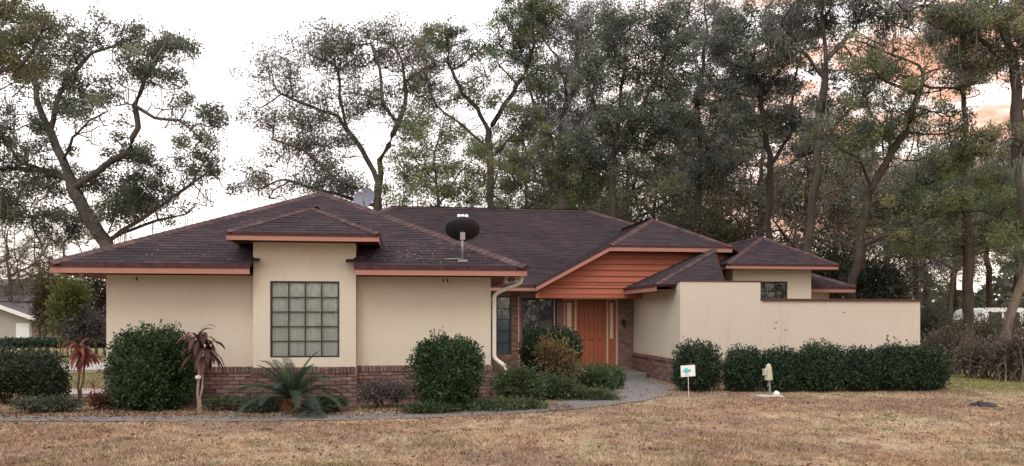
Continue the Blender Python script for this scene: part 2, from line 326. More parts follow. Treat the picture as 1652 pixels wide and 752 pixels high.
# base of the bay below the ledge is brick, see below
# ---- bricks
BT = [(1, 1, 1), (.82, .78, .78), (1.15, 1.12, 1.1), (.68, .66, .72), (1.05, .92, .85), (1.3, 1.3, 1.28), (.9, .95, 1.0)]
def brick_mesh(name, l, d, h, t):
    b = MB(); b.box(-l / 2, l / 2, -d, 0, -h / 2, h / 2, tint=t, bev=.004); return b.mesh(name, M['brick'])
STR = [brick_mesh('brick', .202, .05, .0625, t) for t in BT]; STRH = [brick_mesh('brick', .096, .05, .0625, t) for t in BT]
ROW = [brick_mesh('rowlock_brick', .0575, .085, .112, t) for t in BT]
wains = hb('brick_base', [(-5.30, -2.70, 14.785, 14.99, -.3, LED - .022), (-.84, 1.69, 14.785, 14.99, -.3, LED - .022), (-2.70, -.84, 14.485, 14.99, -.3, LED - .022),
        (-5.30, -5.08, 14.99, 26, -.3, LED - .022), (1.47, 1.69, 14.99, 22.5, -.3, LED - .022)], M['mortar'])
wo = origin(wains)
def lay(x0, x1, yface, z0, rows, pitch=.0735):
    for r in range(rows):
        z = z0 + r * pitch; x = x0 + (0 if r % 2 else -.105)
        while x < x1 - .02:
            a, c = max(x, x0), min(x + .202, x1)
            l = c - a
            if l > .03:
                me = random.choice(STR if l > .15 else STRH)
                xx = (a + c) / 2 if l > .15 else (a + .048 if a == x0 else c - .048)
                if l > .19 or l <= .15 or True:
                    o = link('brick', me, wains); o.location = Vector((xx, yface + random.uniform(-.002, .002), z)) - wo
                    if .15 < l < .2: o.scale.x = l / .202
                    o.rotation_euler.z = random.uniform(-.004, .004)
            x += .2125
def rowlocks(x0, x1, yface):
    x = x0 + .03
    while x < x1 - .02:
        o = link('rowlock_brick', random.choice(ROW), wains); o.location = Vector((x, yface + random.uniform(-.003, .003), .635 + random.uniform(-.002, .002))) - wo
        x += .0675
lay(-5.29, -2.705, 14.787, .545 - .0735 * 7, 8); lay(-.835, 1.68, 14.787, .545 - .0735 * 7, 8); lay(-2.70, -.84, 14.487, .545 - .0735 * 7, 8)
rowlocks(-5.29, -2.71, 14.80); rowlocks(-.835, 1.68, 14.80); rowlocks(-2.70, -.84, 14.50)
def brick_panel(name, P0, du, length, z0, z1, nrm, parent, mortar=True):
    """joined bricks on a vertical face starting at P0 running along du (unit xy) with outward normal nrm"""
    b = MB(); r = 0; z = z0
    while z < z1 - .03:
        x = 0 if r % 2 else -.105
        h = min(.0625, z1 - z)
        while x < length - .02:
            a, c = max(x, 0), min(x + .202, length)
            q = [(a, 0), (c, 0), (c, .02), (a, .02)]
            P = [(P0[0] + du[0] * u + nrm[0] * n, P0[1] + du[1] * u + nrm[1] * n) for u, n in ((a, 0), (c, 0), (c, .012 + random.uniform(-.002, .003)), (a, .012))]
            b.add([(*p, z) for p in P] + [(*p, z + h) for p in P], [(0, 3, 2, 1), (4, 5, 6, 7), (0, 1, 5, 4), (1, 2, 6, 5), (2, 3, 7, 6), (3, 0, 4, 7)], random.choice(BT))
            x += .2125
        z += .0735; r += 1
    return b.build(name, M['brick'], parent, kind='stuff')
brick_panel('side_bricks', (1.69, 15.0), (0, 1), 7.4, -.05, .66, (1, 0), wains)
# ---- recessed entry wall at Y=22.5
WY = 22.5
ew = hb('entry_wall', [(1.69, 2.30, WY, WY + .2, -.3, 2.9), (2.72 + .42, 3.46, WY, WY + .2, -.3, 2.9), (2.30, 3.14, WY, WY + .2, -.3, .49), (2.30, 3.14, WY, WY + .2, 2.2, 2.9),
        (3.46, 4.50, WY, WY + .2, -.3, .75), (3.46, 4.50, WY, WY + .2, 2.15, 2.9), (4.50, 4.70, WY, WY + .2, -.3, 2.9), (4.70, 6.36, WY, WY + .2, 2.13, 2.9), (6.36, 6.84, WY, WY + .2, -.3, 2.9)], M['mortar'])
for a, c, z0, z1 in ((1.70, 2.30, 0, 2.3), (2.30, 3.14, 0, .48), (3.14, 3.46, 0, 2.3), (3.46, 4.5, 0, .74), (4.50, 4.70, 0, 2.3), (6.36, 6.84, 0, 2.3)):
    brick_panel('bricks', (a, WY), (1, 0), c - a, z0 - .1, z1, (0, -1), ew)
# pale pilaster strips beside the dark window
hb('pilaster', [(3.335, 3.375, WY - .03, WY - .013, 0, 2.2)], M['trim'])
hb('pilaster', [(4.40, 4.44, WY - .03, WY - .002, .75, 2.15)], M['metal_grey'])
hb('wing_side_wall', [(6.84, 7.04, 18.75, 22.7, .53, 2.4)], M['stucco'])
wb = hb('wing_brick_base', [(6.82, 7.04, 18.555, 22.49, -.4, .45)], M['mortar'])
brick_panel('bricks', (6.82, 22.49), (0, -1), 3.93, -.28, .45, (-1, 0), wb)
b = MB(); y = 18.56
while y < 22.44: b.box(6.775, 6.86, y, y + .0575, .45, .535, tint=random.choice(BT)); y += .0675
b.build('rowlock_bricks', M['brick'], wb, kind='stuff')
# courtyard wall (stands in front of the wing)
cy = empty('courtyard_wall', (10, 18.65, -.1), 'long stained cream wall with stepped rust coloured coping behind the hedge row', 'wall')
hb('tall_wall', [(6.84, 8.96, 18.55, 18.74, .53, 2.48)], M['stucco_stain'], cy)
hb('low_wall', [(8.963, 13.37, 18.553, 18.74, .53, 2.006)], M['stucco_stain'], cy)
hb('base_course', [(6.83, 13.38, 18.54, 18.745, -.5, .528)], M['brick'], cy)
hb('coping', [(6.81, 8.99, 18.53, 18.76, 2.482, 2.512)], M['cap'], cy); hb('coping', [(8.995, 13.40, 18.50, 18.79, 2.008, 2.062)], M['cap'], cy)
for xx, zz in ((9.35, 1.45), (9.32, 1.3), (9.6, 1.25), (11.2, 1.7)):
    hb('patch_mark', [(xx, xx + .06, 18.545, 18.5535, zz, zz + .02)], M['concrete'], cy)
# clerestory box wall with window
bx = hb('clerestory_wall', [(9.35, 10.02, 21.1, 21.3, 1.5, 2.97), (11.02, 11.75, 21.1, 21.3, 1.5, 2.97), (10.02, 11.02, 21.1, 21.3, 2.62, 2.97), (10.02, 11.02, 21.1, 21.3, 1.5, 2.05),
        (9.35, 9.55, 21.3, 23.4, 1.5, 2.97), (11.55, 11.75, 21.3, 23.4, 1.5, 2.97)], M['stucco'])
hb('rear_wing_wall', [(11.75, 13.0, 22.3, 22.5, -.3, 2.5), (12.8, 13.0, 22.5, 33.5, -.3, 2.5), (-5.28, 13.0, 33.3, 33.5, -.3, 2.5), (-5.27, -5.07, 26, 33.3, -.3, 2.5), (7.1, 9.3, 22.6, 22.8, -.3, 3.0)], M['stucco'])

# ---- roofs
HOUSE_TABS = [0]
def tab_mesh(w_, t):
    b = MB(); b.add([(0, 0, 0), (w_, 0, 0), (w_, .16, 0), (0, .16, 0), (0, 0, .011), (w_, 0, .011), (w_, .16, .002), (0, .16, .002)], [(4, 5, 6, 7), (0, 1, 5, 4), (1, 2, 6, 5), (3, 0, 4, 7)], t); return b.mesh('shingle', M['shingle'])
ST = [(1, 1, 1), (.85, .85, .87), (1.12, 1.1, 1.1), (.93, .9, .96), (1.05, 1.0, .98), (.78, .8, .8), (1.22, 1.16, 1.14), (.97, 1, 1.02)]
TABS = [tab_mesh(.293, t) for t in ST]
def interval(poly2, s):
    xsn = []
    for i in range(len(poly2)):
        (u0, s0), (u1, s1) = poly2[i], poly2[(i + 1) % len(poly2)]
        if (s0 - s) * (s1 - s) < 0 or (s0 == s) != (s1 == s): xsn.append(u0 + (u1 - u0) * (s - s0) / (s1 - s0))
    return (min(xsn), max(xsn)) if len(xsn) >= 2 else None
def roof_plane(roof, poly, single=0, expo=.14, cutouts=(), decks=None):
    """poly: world points, first edge = eave. cutouts: world xy rectangles (x0,x1,y0,y1) where another roof stands on this plane"""
    P = [Vector(p) for p in poly]; U = (P[1] - P[0]).normalized()
    nrm = U.cross(P[2] - P[0]).normalized()
    if nrm.z < 0: nrm = -nrm
    Sd = nrm.cross(U).normalized()
    if Sd.z < 0: Sd = -Sd
    q = [((p - P[0]).dot(U), (p - P[0]).dot(Sd)) for p in P]
    b = MB()
    for dk in (decks or [P]):
        onp = [Vector((p[0], p[1], P[0].z - ((p[0] - P[0].x) * nrm.x + (p[1] - P[0].y) * nrm.y) / nrm.z)) for p in dk]
        b.prism([p - nrm * .004 for p in onp], tuple(-nrm * .05))
    b.build('roof_deck', M['drip'], roof)
    smax = max(s for _, s in q); r = 0; s = 0.002; bb = MB(); ro = origin(roof)
    Mx = Matrix((U, Sd, nrm)).transposed().to_4x4()
    while s < smax - .03:
        i0 = interval(q, s + .001); i1 = interval(q, min(s + expo, smax - .002))
        if not i0: break
        if not i1: i1 = i0
        off = (r * .5) % 1 * .3 + ((r * 7) % 3) * .02; u = math.floor(i0[0] / .3) * .3 - off
        while u < i0[1]:
            a0, c0 = max(u, i0[0]), min(u + .293, i0[1]); a1, c1 = max(u, i1[0]), min(u + .293, i1[1])
            if c0 - a0 > .015:
                mid = P[0] + U * ((a0 + c0) / 2) + Sd * (s + .07)
                if any(x0 < mid.x < x1 and y0 < mid.y < y1 for x0, x1, y0, y1 in cutouts): u += .3; continue
                full = abs(c0 - a0 - .293) < 1e-4 and c1 - a1 > .29
                if full and single > 0 and HOUSE_TABS[0] < 300:
                    HOUSE_TABS[0] += 1; single -= 1
                    o = link('shingle', random.choice(TABS), roof); o.matrix_local = Matrix.Translation(P[0] + U * u + Sd * s + nrm * random.uniform(0, .004) - ro) @ Mx
                else:
                    if c1 < a1: a1 = c1 = (a1 + c1) / 2 if a0 < a1 else a0
                    l = random.uniform(0, .004); W = lambda uu, ss, h: P[0] + U * uu + Sd * ss + nrm * h
                    e = expo + .015
                    bb.add([W(a0, s, 0), W(c0, s, 0), W(c0, s, .011 + l), W(a0, s, .011 + l), W(a1, s + e, .002 + l), W(c1, s + e, .002 + l)], [(0, 1, 2, 3), (3, 2, 5, 4)], random.choice(ST))
            u += .3
        s += expo; r += 1
    if bb.f: bb.build('shingles', M['shingle'], roof, kind='stuff')
def ridge_line(roof, A, B, n1, w_=.15):
    A, B = Vector(A), Vector(B); d = (B - A); Lg = d.length; d.normalize(); side = d.cross(Vector((0, 0, 1))).normalized(); up = side.cross(d).normalized(); bb = MB(); s = 0
    while s < Lg:
        e = min(s + .24, Lg + .02); t = random.choice(ST)
        p0 = A + d * s; p1 = A + d * e; drop = n1
        v = [p0 - side * w_ - up * drop * w_ + up * .035, p0 + up * .04, p0 + side * w_ - up * drop * w_ + up * .035, p1 - side * w_ - up * drop * w_ + up * .022, p1 + up * .026, p1 + side * w_ - up * drop * w_ + up * .022]
        lo = [x - up * .02 for x in v]
        bb.add(v + lo[:3], [(0, 1, 4, 3), (1, 2, 5, 4), (6, 7, 1, 0), (7, 8, 2, 1)], t); s += .15
    bb.build('ridge_cap', M['ridge'], roof)
def eave(roof, A, B, zt, inward, hang, th=.10, zdrip=.07):
    """drip edge, fascia board and soffit from A to B (xy); roof surface at height zt; inward unit xy; hang = overhang depth"""
    A = Vector((A[0], A[1], 0)); B = Vector((B[0], B[1], 0)); d = (B - A).normalized(); inn = Vector((inward[0], inward[1], 0))
    def bar(name, m, i0, i1, z0, z1, ex=0):
        b = MB(); pa, pb = A - d * ex, B + d * ex
        poly = [pa + inn * i0, pb + inn * i0, pb + inn * i1, pa + inn * i1]
        b.prism([p + Vector((0, 0, z0)) for p in poly], (0, 0, z1 - z0)); b.build(name, m, roof)
    bar('drip_edge', M['drip'], -.012, .035, zt - zdrip, zt + .008, .01)
    bar('fascia', M['fascia'], .004, .028, zt - zdrip - th, zt - zdrip - .002)
    if hang > .05: bar('soffit', M['soffit'], .03, hang, zt - zdrip - th + .02, zt - zdrip - th + .035, -.03)
# garage wing roof
gr = empty('garage_roof', (0, 0, 0)); gr.parent = house
def roof_empty(name):
    b = MB(); return b
def roof_root(name, boxm):
    b = MB(); b.box(*boxm); return b.build(name, M['soffit'], house)
bpy.data.objects.remove(gr)
gr = roof_root('garage_roof', (-5.0, 1.4, 15.2, 21, 2.385, 2.40))
EZ = 2.53
AP = (-1.85, 18.27, 4.46); A2 = (-1.85, 26.0, 4.46)
roof_plane(gr, [(-5.96, 14.16, EZ), (2.27, 14.16, EZ), AP], single=262, cutouts=[(-2.62, -.92, 14.0, 16.3)],
    decks=[[(-5.96, 14.16), (-2.66, 14.16), (-2.66, 17.46)], [(-.88, 14.16), (2.27, 14.16), (-.88, 17.31)], [(-2.66, 16.3), (-.88, 16.3), (-.88, 17.31), (-1.85, 18.27), (-2.66, 17.46)]])
roof_plane(gr, [(2.27, 14.16, EZ), (2.27, 21.6, EZ), (-1.85, 26.0, 4.46), AP])
roof_plane(gr, [(-5.96, 26, EZ), (-5.96, 14.16, EZ), AP, A2])
ridge_line(gr, (-5.96, 14.16, EZ), AP, .45); ridge_line(gr, (2.27, 14.16, EZ), AP, .45); ridge_line(gr, AP, A2, .45)
eave(gr, (-5.96, 14.16), (-2.68, 14.16), EZ, (0, 1), .62); eave(gr, (-.86, 14.16), (2.27, 14.16), EZ, (0, 1), .62)
eave(gr, (2.27, 14.16), (2.27, 22.4), EZ, (-1, 0), .58); eave(gr, (-5.96, 14.16), (-5.96, 26), EZ, (1, 0), .66)
# bay roof
br = roof_root('bay_roof', (-2.6, -.95, 14.76, 16.2, 2.965, 2.975))
BZ = 3.075; bcx = -1.74
BA = (bcx, 15.32, 3.69); BB = (bcx, 16.75, 3.69)
roof_plane(br, [(-3.04, 14.0, BZ), (-.42, 14.0, BZ), BA], single=60)
roof_plane(br, [(-.42, 14.0, BZ), (-.42, 15.42, BZ), BB, BA]); roof_plane(br, [(-3.04, 15.42, BZ), (-3.04, 14.0, BZ), BA, BB])
ridge_line(br, (-3.04, 14.0, BZ), BA, .45, .09); ridge_line(br, (-.42, 14.0, BZ), BA, .45, .09); ridge_line(br, BA, BB, .45, .09)
eave(br, (-3.04, 14.0), (-.42, 14.0), BZ, (0, 1), .49, .085, .045); eave(br, (-.42, 14.0), (-.42, 15.4), BZ, (-1, 0), .42, .085, .045); eave(br, (-3.04, 14.0), (-3.04, 15.4), BZ, (1, 0), .34, .085, .045)
# main roof
mr_ = roof_root('main_roof', (-5, 12.8, 22.6, 33, 2.42, 2.44))
MZ = 2.50; R0 = (-.4, 28.0, 5.51); R1 = (6.75, 28.0, 5.51)
roof_plane(mr_, [(-5.96, 21.6, MZ), (13.45, 21.6, MZ), R1, R0], cutouts=[(-5.9, 2.1, 21, 24.0)])
roof_plane(mr_, [(13.45, 21.6, MZ), (13.45, 34.4, MZ), R1]); roof_plane(mr_, [(13.45, 34.4, MZ), (-5.96, 34.4, MZ), R0, R1]); roof_plane(mr_, [(-5.96, 34.4, MZ), (-5.96, 21.6, MZ), R0])
ridge_line(mr_, R0, R1, .47); ridge_line(mr_, (13.45, 21.6, MZ), R1, .45); ridge_line(mr_, (-5.96, 21.6, MZ), R0, .45)
eave(mr_, (2.3, 21.6), (3.75, 21.6), MZ, (0, 1), .9); eave(mr_, (11.2, 21.6), (13.45, 21.6), MZ, (0, 1), .7); eave(mr_, (13.45, 21.6), (13.45, 34.4), MZ, (-1, 0), .4)
# entry roof: clipped gable with siding
er = roof_root('entry_roof', (3.9, 6.8, 21.66, 22.48, 2.255, 2.27))
EL, ER, EC = (3.70, 2.50), (11.42, 2.50), (7.57, 4.59); Yf = 21.2
def ez(x): return 2.50 + (x - 3.70) * (4.59 - 2.50) / (7.57 - 3.70) if x <= 7.57 else 4.59 - (x - 7.57) * 2.09 / 3.87
cL, cR = 5.76, 9.38; cz = ez(cL)
EA = (7.57, 22.95, 4.59); EB = (7.57, 26.3, 4.59)
roof_plane(er, [(cL, Yf, cz), (cR, Yf, cz), EA])
roof_plane(er, [(3.70, 21.9, 2.50), (3.70, Yf, 2.50), (cL, Yf, cz), EA, EB]); roof_plane(er, [(11.44, Yf, 2.50), (11.44, 21.9, 2.50), EB, EA, (cR, Yf, cz)])
ridge_line(er, (cL, Yf, cz), EA, .5, .12); ridge_line(er, (cR, Yf, cz), EA, .5, .12); ridge_line(er, EA, EB, .5, .12)
def fboard(name, A, B, y, h, th, m, roof):
    """board following a sloping edge in the XZ plane: top edge from A to B (x,z)"""
    b = MB(); b.prism([(A[0], y, A[1]), (B[0], y, B[1]), (B[0], y, B[1] - h), (A[0], y, A[1] - h)], (0, th, 0)); b.build(name, m, roof)
fboard('drip_edge', (3.66, 2.49), (cL, cz + .012), Yf - .015, .06, .04, M['drip'], er); fboard('fascia', (3.66, 2.428), (cL, cz - .05), Yf - .004, .11, .03, M['fascia'], er)
fboard('drip_edge', (cL, cz + .012), (cR, cz + .012), Yf - .0145, .06, .04, M['drip'], er); fboard('fascia', (cL, cz - .05), (cR, cz - .05), Yf - .0035, .11, .03, M['fascia'], er)
fboard('drip_edge', (cR, cz + .012), (11.44, 2.49), Yf - .015, .06, .04, M['drip'], er)
fboard('soffit', (3.75, 2.36), (cL, cz - .15), Yf + .03, .012, .4, M['soffit'], er); fboard('soffit', (cL, cz - .15), (cR, cz - .15), Yf + .03, .012, .4, M['soffit'], er)
# siding boards: each a part
sid = MB(); sid.prism([(3.78, 21.64, 2.27), (11.3, 21.64, 2.27), (11.3, 21.64, 2.32), (9.38, 21.64, cz - .2), (cL, 21.64, cz - .2), (3.78, 21.64, 2.32)], (0, .1, 0)); sid = sid.build('gable_siding', M['soffit'], er)
so = origin(sid); z = 2.25; nb = 7; hgt = (cz - .16 - 2.25) / nb
for k in range(nb):
    z0, z1 = 2.25 + k * hgt, 2.25 + (k + 1) * hgt - .006
    xl = lambda zz: max(3.70, 3.70 + (zz - 2.33) * 3.87 / 2.09) if zz > 2.33 else 3.74
    a0, a1 = xl(z0), xl(z1 + .0); t = random.uniform(.92, 1.08)
    b = MB(); b.tint = (t, t, t)
    b.add([(a0, 21.585, z0), (9.3, 21.585, z0), (9.3, 21.625, z1), (a1, 21.625, z1), (a0, 21.64, z0), (9.3, 21.64, z0), (9.3, 21.64, z1), (a1, 21.64, z1)], [(0, 1, 2, 3), (4, 7, 6, 5), (0, 4, 5, 1), (3, 2, 6, 7), (0, 3, 7, 4), (1, 5, 6, 2)])
    o = link('siding_board', b.mesh('siding_board', M['siding'], so), None); o.parent = er
    o.data.transform(Matrix.Translation(so - origin(er)))
hb('porch_beam', [(3.72, 6.84, 21.60, 21.70, 2.13, 2.248)], M['siding'])
# wing roof in front of the gable
wr = roof_root('wing_roof', (6.9, 8.1, 18.9, 21.5, 2.3, 2.32))
WL = 6.28; WZ = 2.415; WF = 18.78
hipx = lambda t: (WL + t, WF + t * .80, WZ + .45 * t)
H1 = hipx(2.35)
roof_plane(wr, [(WL, 21.75, WZ), (WL, WF, WZ), H1, (8.95, 21.75, WZ + .45 * (8.95 - WL))])
roof_plane(wr, [(WL, WF, WZ), (8.15, WF, WZ), H1])
ridge_line(wr, (WL, WF, WZ), H1, .45, .1)
eave(wr, (WL, WF), (WL, 21.7), WZ, (1, 0), .55, .11, .06)
b = MB(); b.prism([(WL, 21.75, WZ + .0), (8.95, 21.75, WZ + .45 * 2.67), (8.95, 21.75, WZ + .45 * 2.67 - .1), (WL, 21.75, WZ - .1)], (0, .03, 0)); b.build('drip_edge', M['drip'], wr)
# clerestory roof
cr_ = roof_root('clerestory_roof', (9.45, 11.65, 21.15, 23.3, 2.975, 2.985))
KZ = 3.075; KA = (10.72, 22.15, 4.0); KB = (10.72, 24.6, 4.0)
roof_plane(cr_, [(8.92, 20.55, KZ), (12.28, 20.55, KZ), KA]); roof_plane(cr_, [(8.92, 23.5, KZ), (8.92, 20.55, KZ), KA, KB]); roof_plane(cr_, [(12.28, 20.55, KZ), (12.28, 23.5, KZ), KB, KA])
ridge_line(cr_, (8.92, 20.55, KZ), KA, .5, .11); ridge_line(cr_, (12.28, 20.55, KZ), KA, .5, .11); ridge_line(cr_, KA, KB, .5, .11)
eave(cr_, (8.92, 20.55), (12.28, 20.55), KZ, (0, 1), .54, .085, .045); eave(cr_, (8.92, 20.55), (8.92, 23.4), KZ, (1, 0), .42, .085, .045); eave(cr_, (12.28, 20.55), (12.28, 23.4), KZ, (-1, 0), .52, .085, .045)

# ---- windows
def window(x0, x1, z0, z1, y, cols, rows, cm, depth=.05, name='window', parent=None):
    f = .028; b = MB()
    b.box(x0, x0 + f, y, y + .05, z0, z1); b.box(x1 - f, x1, y, y + .05, z0, z1); b.box(x0 + f, x1 - f, y + .001, y + .049, z1 - f, z1); b.box(x0 + f, x1 - f, y + .001, y + .049, z0, z0 + f)
    wnd = b.build(name, M['frame'], parent or house); w0, h0 = (x1 - x0 - 2 * f) / cols, (z1 - z0 - 2 * f) / rows; mt = .011
    for i in range(1, cols): mb = MB(); mb.box(x0 + f + w0 * i - mt, x0 + f + w0 * i + mt, y + .006, y + .032, z0 + f, z1 - f); mb.build('muntin', M['frame'], wnd)
    for j in range(1, rows): mb = MB(); mb.box(x0 + f, x1 - f, y + .009, y + .030, z0 + f + h0 * j - mt, z0 + f + h0 * j + mt); mb.build('muntin', M['frame'], wnd)
    pw = MB(); pw.box(-w0 / 2 + mt, w0 / 2 - mt, 0, .004, -h0 / 2 + mt, h0 / 2 - mt); me = pw.mesh('pane', M['glass']); o0 = origin(wnd)
    for i in range(cols):
        for j in range(rows):
            o = link('pane', me, wnd); o.location = Vector((x0 + f + w0 * (i + .5), y + .018, z0 + f + h0 * (j + .5))) - o0; o.rotation_euler = (random.uniform(-.012, .012), 0, random.uniform(-.012, .012))
    # pleated sheet behind the glass, serving as curtain and as dark backing
    n = 60; vs = []; fs = []
    for i in range(n + 1):
        xx = x0 + f + (x1 - x0 - 2 * f) * i / n; yy = y + .06 + depth + .012 * math.sin(i * 1.7) + .004 * math.sin(i * .6)
        vs += [(xx, yy, z0 + f), (xx, yy, z1 - f)]
    for i in range(n): fs.append((2 * i, 2 * i + 2, 2 * i + 3, 2 * i + 1))
    cb = MB(); cb.add(vs, fs); cb.build('curtain', cm, wnd, smooth=True)
    return wnd
window(-2.385, -1.155, .865, 2.255, 14.53, 4, 5, M['curtain'], .008)
window(2.30, 3.14, .49, 2.20, WY + .03, 2, 5, mat('blue_grey_curtain', (.30, .34, .42), .9, [(3, (.18, .20, .26), .6, (9, 1, .4), .4, .7)]), .01)  # curtain coloured blue grey so the panes look bluish
window(3.46, 4.50, .75, 2.15, WY + .04, 2, 1, M['curtain_dark'], .25)
window(10.02, 11.02, 2.05, 2.62, 21.15, 3, 2, M['frame'], .35)  # near-black sheet behind the panes, put in to make the window look dark
# ---- door with sidelights
DX0, DX1 = 5.10, 6.00
door = MB(); door.box(DX0, DX1, WY + .07, WY + .12, .04, 2.08); door = door.build('door', M['door'], house)
for i, (a, c) in enumerate(((DX0 + .09, DX0 + .26), (DX0 + .365, DX0 + .535), (DX0 + .64, DX0 + .81))):
    for z0, z1 in ((.20, .80), (.90, 1.98)):
        pb = MB(); pb.box(a, c, WY + .045, WY + .0695, z0, z1, bev=.02); pb.build('door_panel', M['door'], door)
k = MB(); k.lathe((DX1 - .06, WY + .07, 1.0), [(.0, -.07), (.028, -.06), (.03, -.045), (.012, -.035), (.012, -.01), (.03, -.005), (.03, 0)][::-1], 12, (0, -1, 0)); k.build('door_knob', M['metal_grey'], door, True)
hb('door_frame', [(DX0 - .07, DX0 - .005, WY - .02, WY + .11, 0, 2.10), (DX1 + .005, DX1 + .06, WY - .02, WY + .11, 0, 2.10), (DX0 - .40, DX1 + .36, WY - .025, WY + .11, 2.103, 2.16), (DX1 + .30, DX1 + .35, WY - .02, WY + .11, 0, 2.10), (DX0 - .39, DX0 - .35, WY - .02, WY + .11, 0, 2.10)], M['trim'])
for a, c in ((DX0 - .35, DX0 - .07), (DX1 + .06, DX1 + .30)):
    sl = MB(); sl.box(a, a + .07, WY + .06, WY + .11, .02, 2.10); sl.box(c - .07, c, WY + .06, WY + .11, .02, 2.10); sl.box(a + .07, c - .07, WY + .061, WY + .109, .02, .95); sl.box(a + .07, c - .07, WY + .061, WY + .109, 2.02, 2.10)
    s_ = sl.build('sidelight', M['door'], house); q = MB(); q.box(a + .07, c - .07, WY + .07, WY + .08, .95, 2.02); q.build('glass', M['amber'], s_)
# wall lamp by the door
lx = 6.52; lamp = MB(); lamp.box(lx - .045, lx + .045, WY - .04, WY - .013, 1.36, 1.52); lamp.lathe((lx, WY - .10, 1.30), [(.01, 0), (.045, .02), (.06, .17), (.02, .22), (.005, .24)], 8); lamp.build('wall_lamp', M['black'], house)
# step
b = MB(); b.box(6.15, 6.75, 20.9, 21.5, -.2, .03, bev=.02); b.build('door_step', M['concrete'], house)
# downspout
def tubeobj(name, pts, r, m, parent, n=8, smooth=True):
    b = MB(); b.tube(pts, r, n); return b.build(name, m, parent, smooth)
def dsp(pts, wx=.038):
    # softened corners
    out_ = [Vector(pts[0])]
    for i in range(1, len(pts) - 1):
        p, a, c = Vector(pts[i]), Vector(pts[i - 1]), Vector(pts[i + 1]); r = min(.06, (p - a).length / 2.2, (c - p).length / 2.2)
        p0 = p + (a - p).normalized() * r; p1 = p + (c - p).normalized() * r
        for t in (0, .25, .5, .75, 1): out_.append(p0 * (1 - t) ** 2 + p * 2 * t * (1 - t) + p1 * t * t)
    out_.append(Vector(pts[-1])); return out_
tubeobj('downspout', dsp([(2.22, 14.45, 2.40), (2.19, 14.47, 2.24), (2.05, 14.6, 2.18), (1.85, 14.72, 2.10), (1.735, 14.78, 2.02), (1.735, 14.78, .82), (1.80, 14.74, .76), (1.93, 14.66, .66), (1.93, 14.62, .5), (1.84, 14.45, .02)]), .04, M['metal_white'], house)
# floodlights under the side eaves
for fx, fy in ((1.95, 14.62), (2.15, 14.68), (-5.62, 14.6)):
    b = MB(); b.lathe((fx, fy, 2.37), [(.0, 0), (.05, 0), (.05, -.012), (.015, -.02), (.015, -.045), (.03, -.05), (.055, -.11), (.045, -.115), (0, -.10)][::-1], 12, (0.15, -.1, 1)); b.build('floodlight', M['metal_white'], house, True)
for hx in (-4.75, .75, .83):
    b = MB(); b.tube([(hx, 14.77, 2.32), (hx, 14.74, 2.30), (hx + .01, 14.73, 2.26)], .012, 6); b.build('hook', M['black'], house)

# ------------------------------------------------------------------ satellite dishes
def roof_z(x, y): return EZ + (y - 14.16) * (AP[2] - EZ) / (AP[1] - 14.16)
def dish(name, base, mast_h, R, axis, m_back, label, arm=True):
    root = empty(name, base, label, 'satellite dish'); B = Vector(base); ax = Vector(axis).normalized(); top = B + Vector((0, 0, mast_h))
    b = MB(); b.box(B.x - .09, B.x + .09, B.y - .07, B.y + .07, B.z - .03, B.z + .012); b.build('foot_plate', M['metal_grey'], root)
    tubeobj('mast', [B, top - ax * .06], .022, M['metal_grey'], root)
    if arm:
        tubeobj('brace', [B + Vector((-.30, .0, .02)), B + Vector((-.02, -.02, .035))], .012, M['metal_grey'], root, 6)
        tubeobj('brace', [B + Vector((.0, .28, .15)), top + Vector((0, .0, -.22))], .01, M['metal_grey'], root, 6)
    b = MB(); b.box(top.x - .045, top.x + .045, top.y - .06, top.y + .05, top.z - .13, top.z + .01); b.build('bracket', M['metal_grey'], root)
    prof = [(.001, 0), (R * .35, .012), (R * .7, .045), (R, .095), (R + .008, .10), (R + .008, .088), (R * .7, .033), (R * .35, .0), (.001, -.012)]
    b = MB(); b.lathe(top + ax * .01, prof, 32, ax); b.build('reflector', m_back, root, True)
    u = ax.cross(Vector((1, 0, 0))).normalized(); u = u if u.z < 0 else -u     # lower side of the rim
    end = top + ax * (R * 1.05) - u * R * (.10)
    tubeobj('feed_arm', [top + u * R * .9 + ax * .02, end], .014, M['metal_grey'], root, 6)
    for dx in ((-.07, 0, .07) if arm else (0,)):
        b = MB(); c = end + Vector((dx, 0, .02)); b.lathe(c, [(0, -.07), (.034, -.07), (.037, .0), (.028, .035), (.0, .035)], 10, -ax); b.build('receiver', M['white'], root, True)
    return root
p = at(752, 428, 13.55)
dish('satellite_dish', (p[0], 14.38, roof_z(p[0], 14.38) + .02), .51, .315, (.06, .62, .80), M['dish_dark'], 'dark round satellite dish on a mast at the lower edge of the garage roof')
p = at(590, 330, 18.6)
zr = EZ + (2.27 - p[0]) * (4.46 - EZ) / 4.12
dish('satellite_dish', (p[0], p[1], zr), max(.3, p[2] + .12 - zr), .26, (-.35, -.85, .35), M['dish_blue'], 'blue grey satellite dish behind the hip of the garage roof', False)


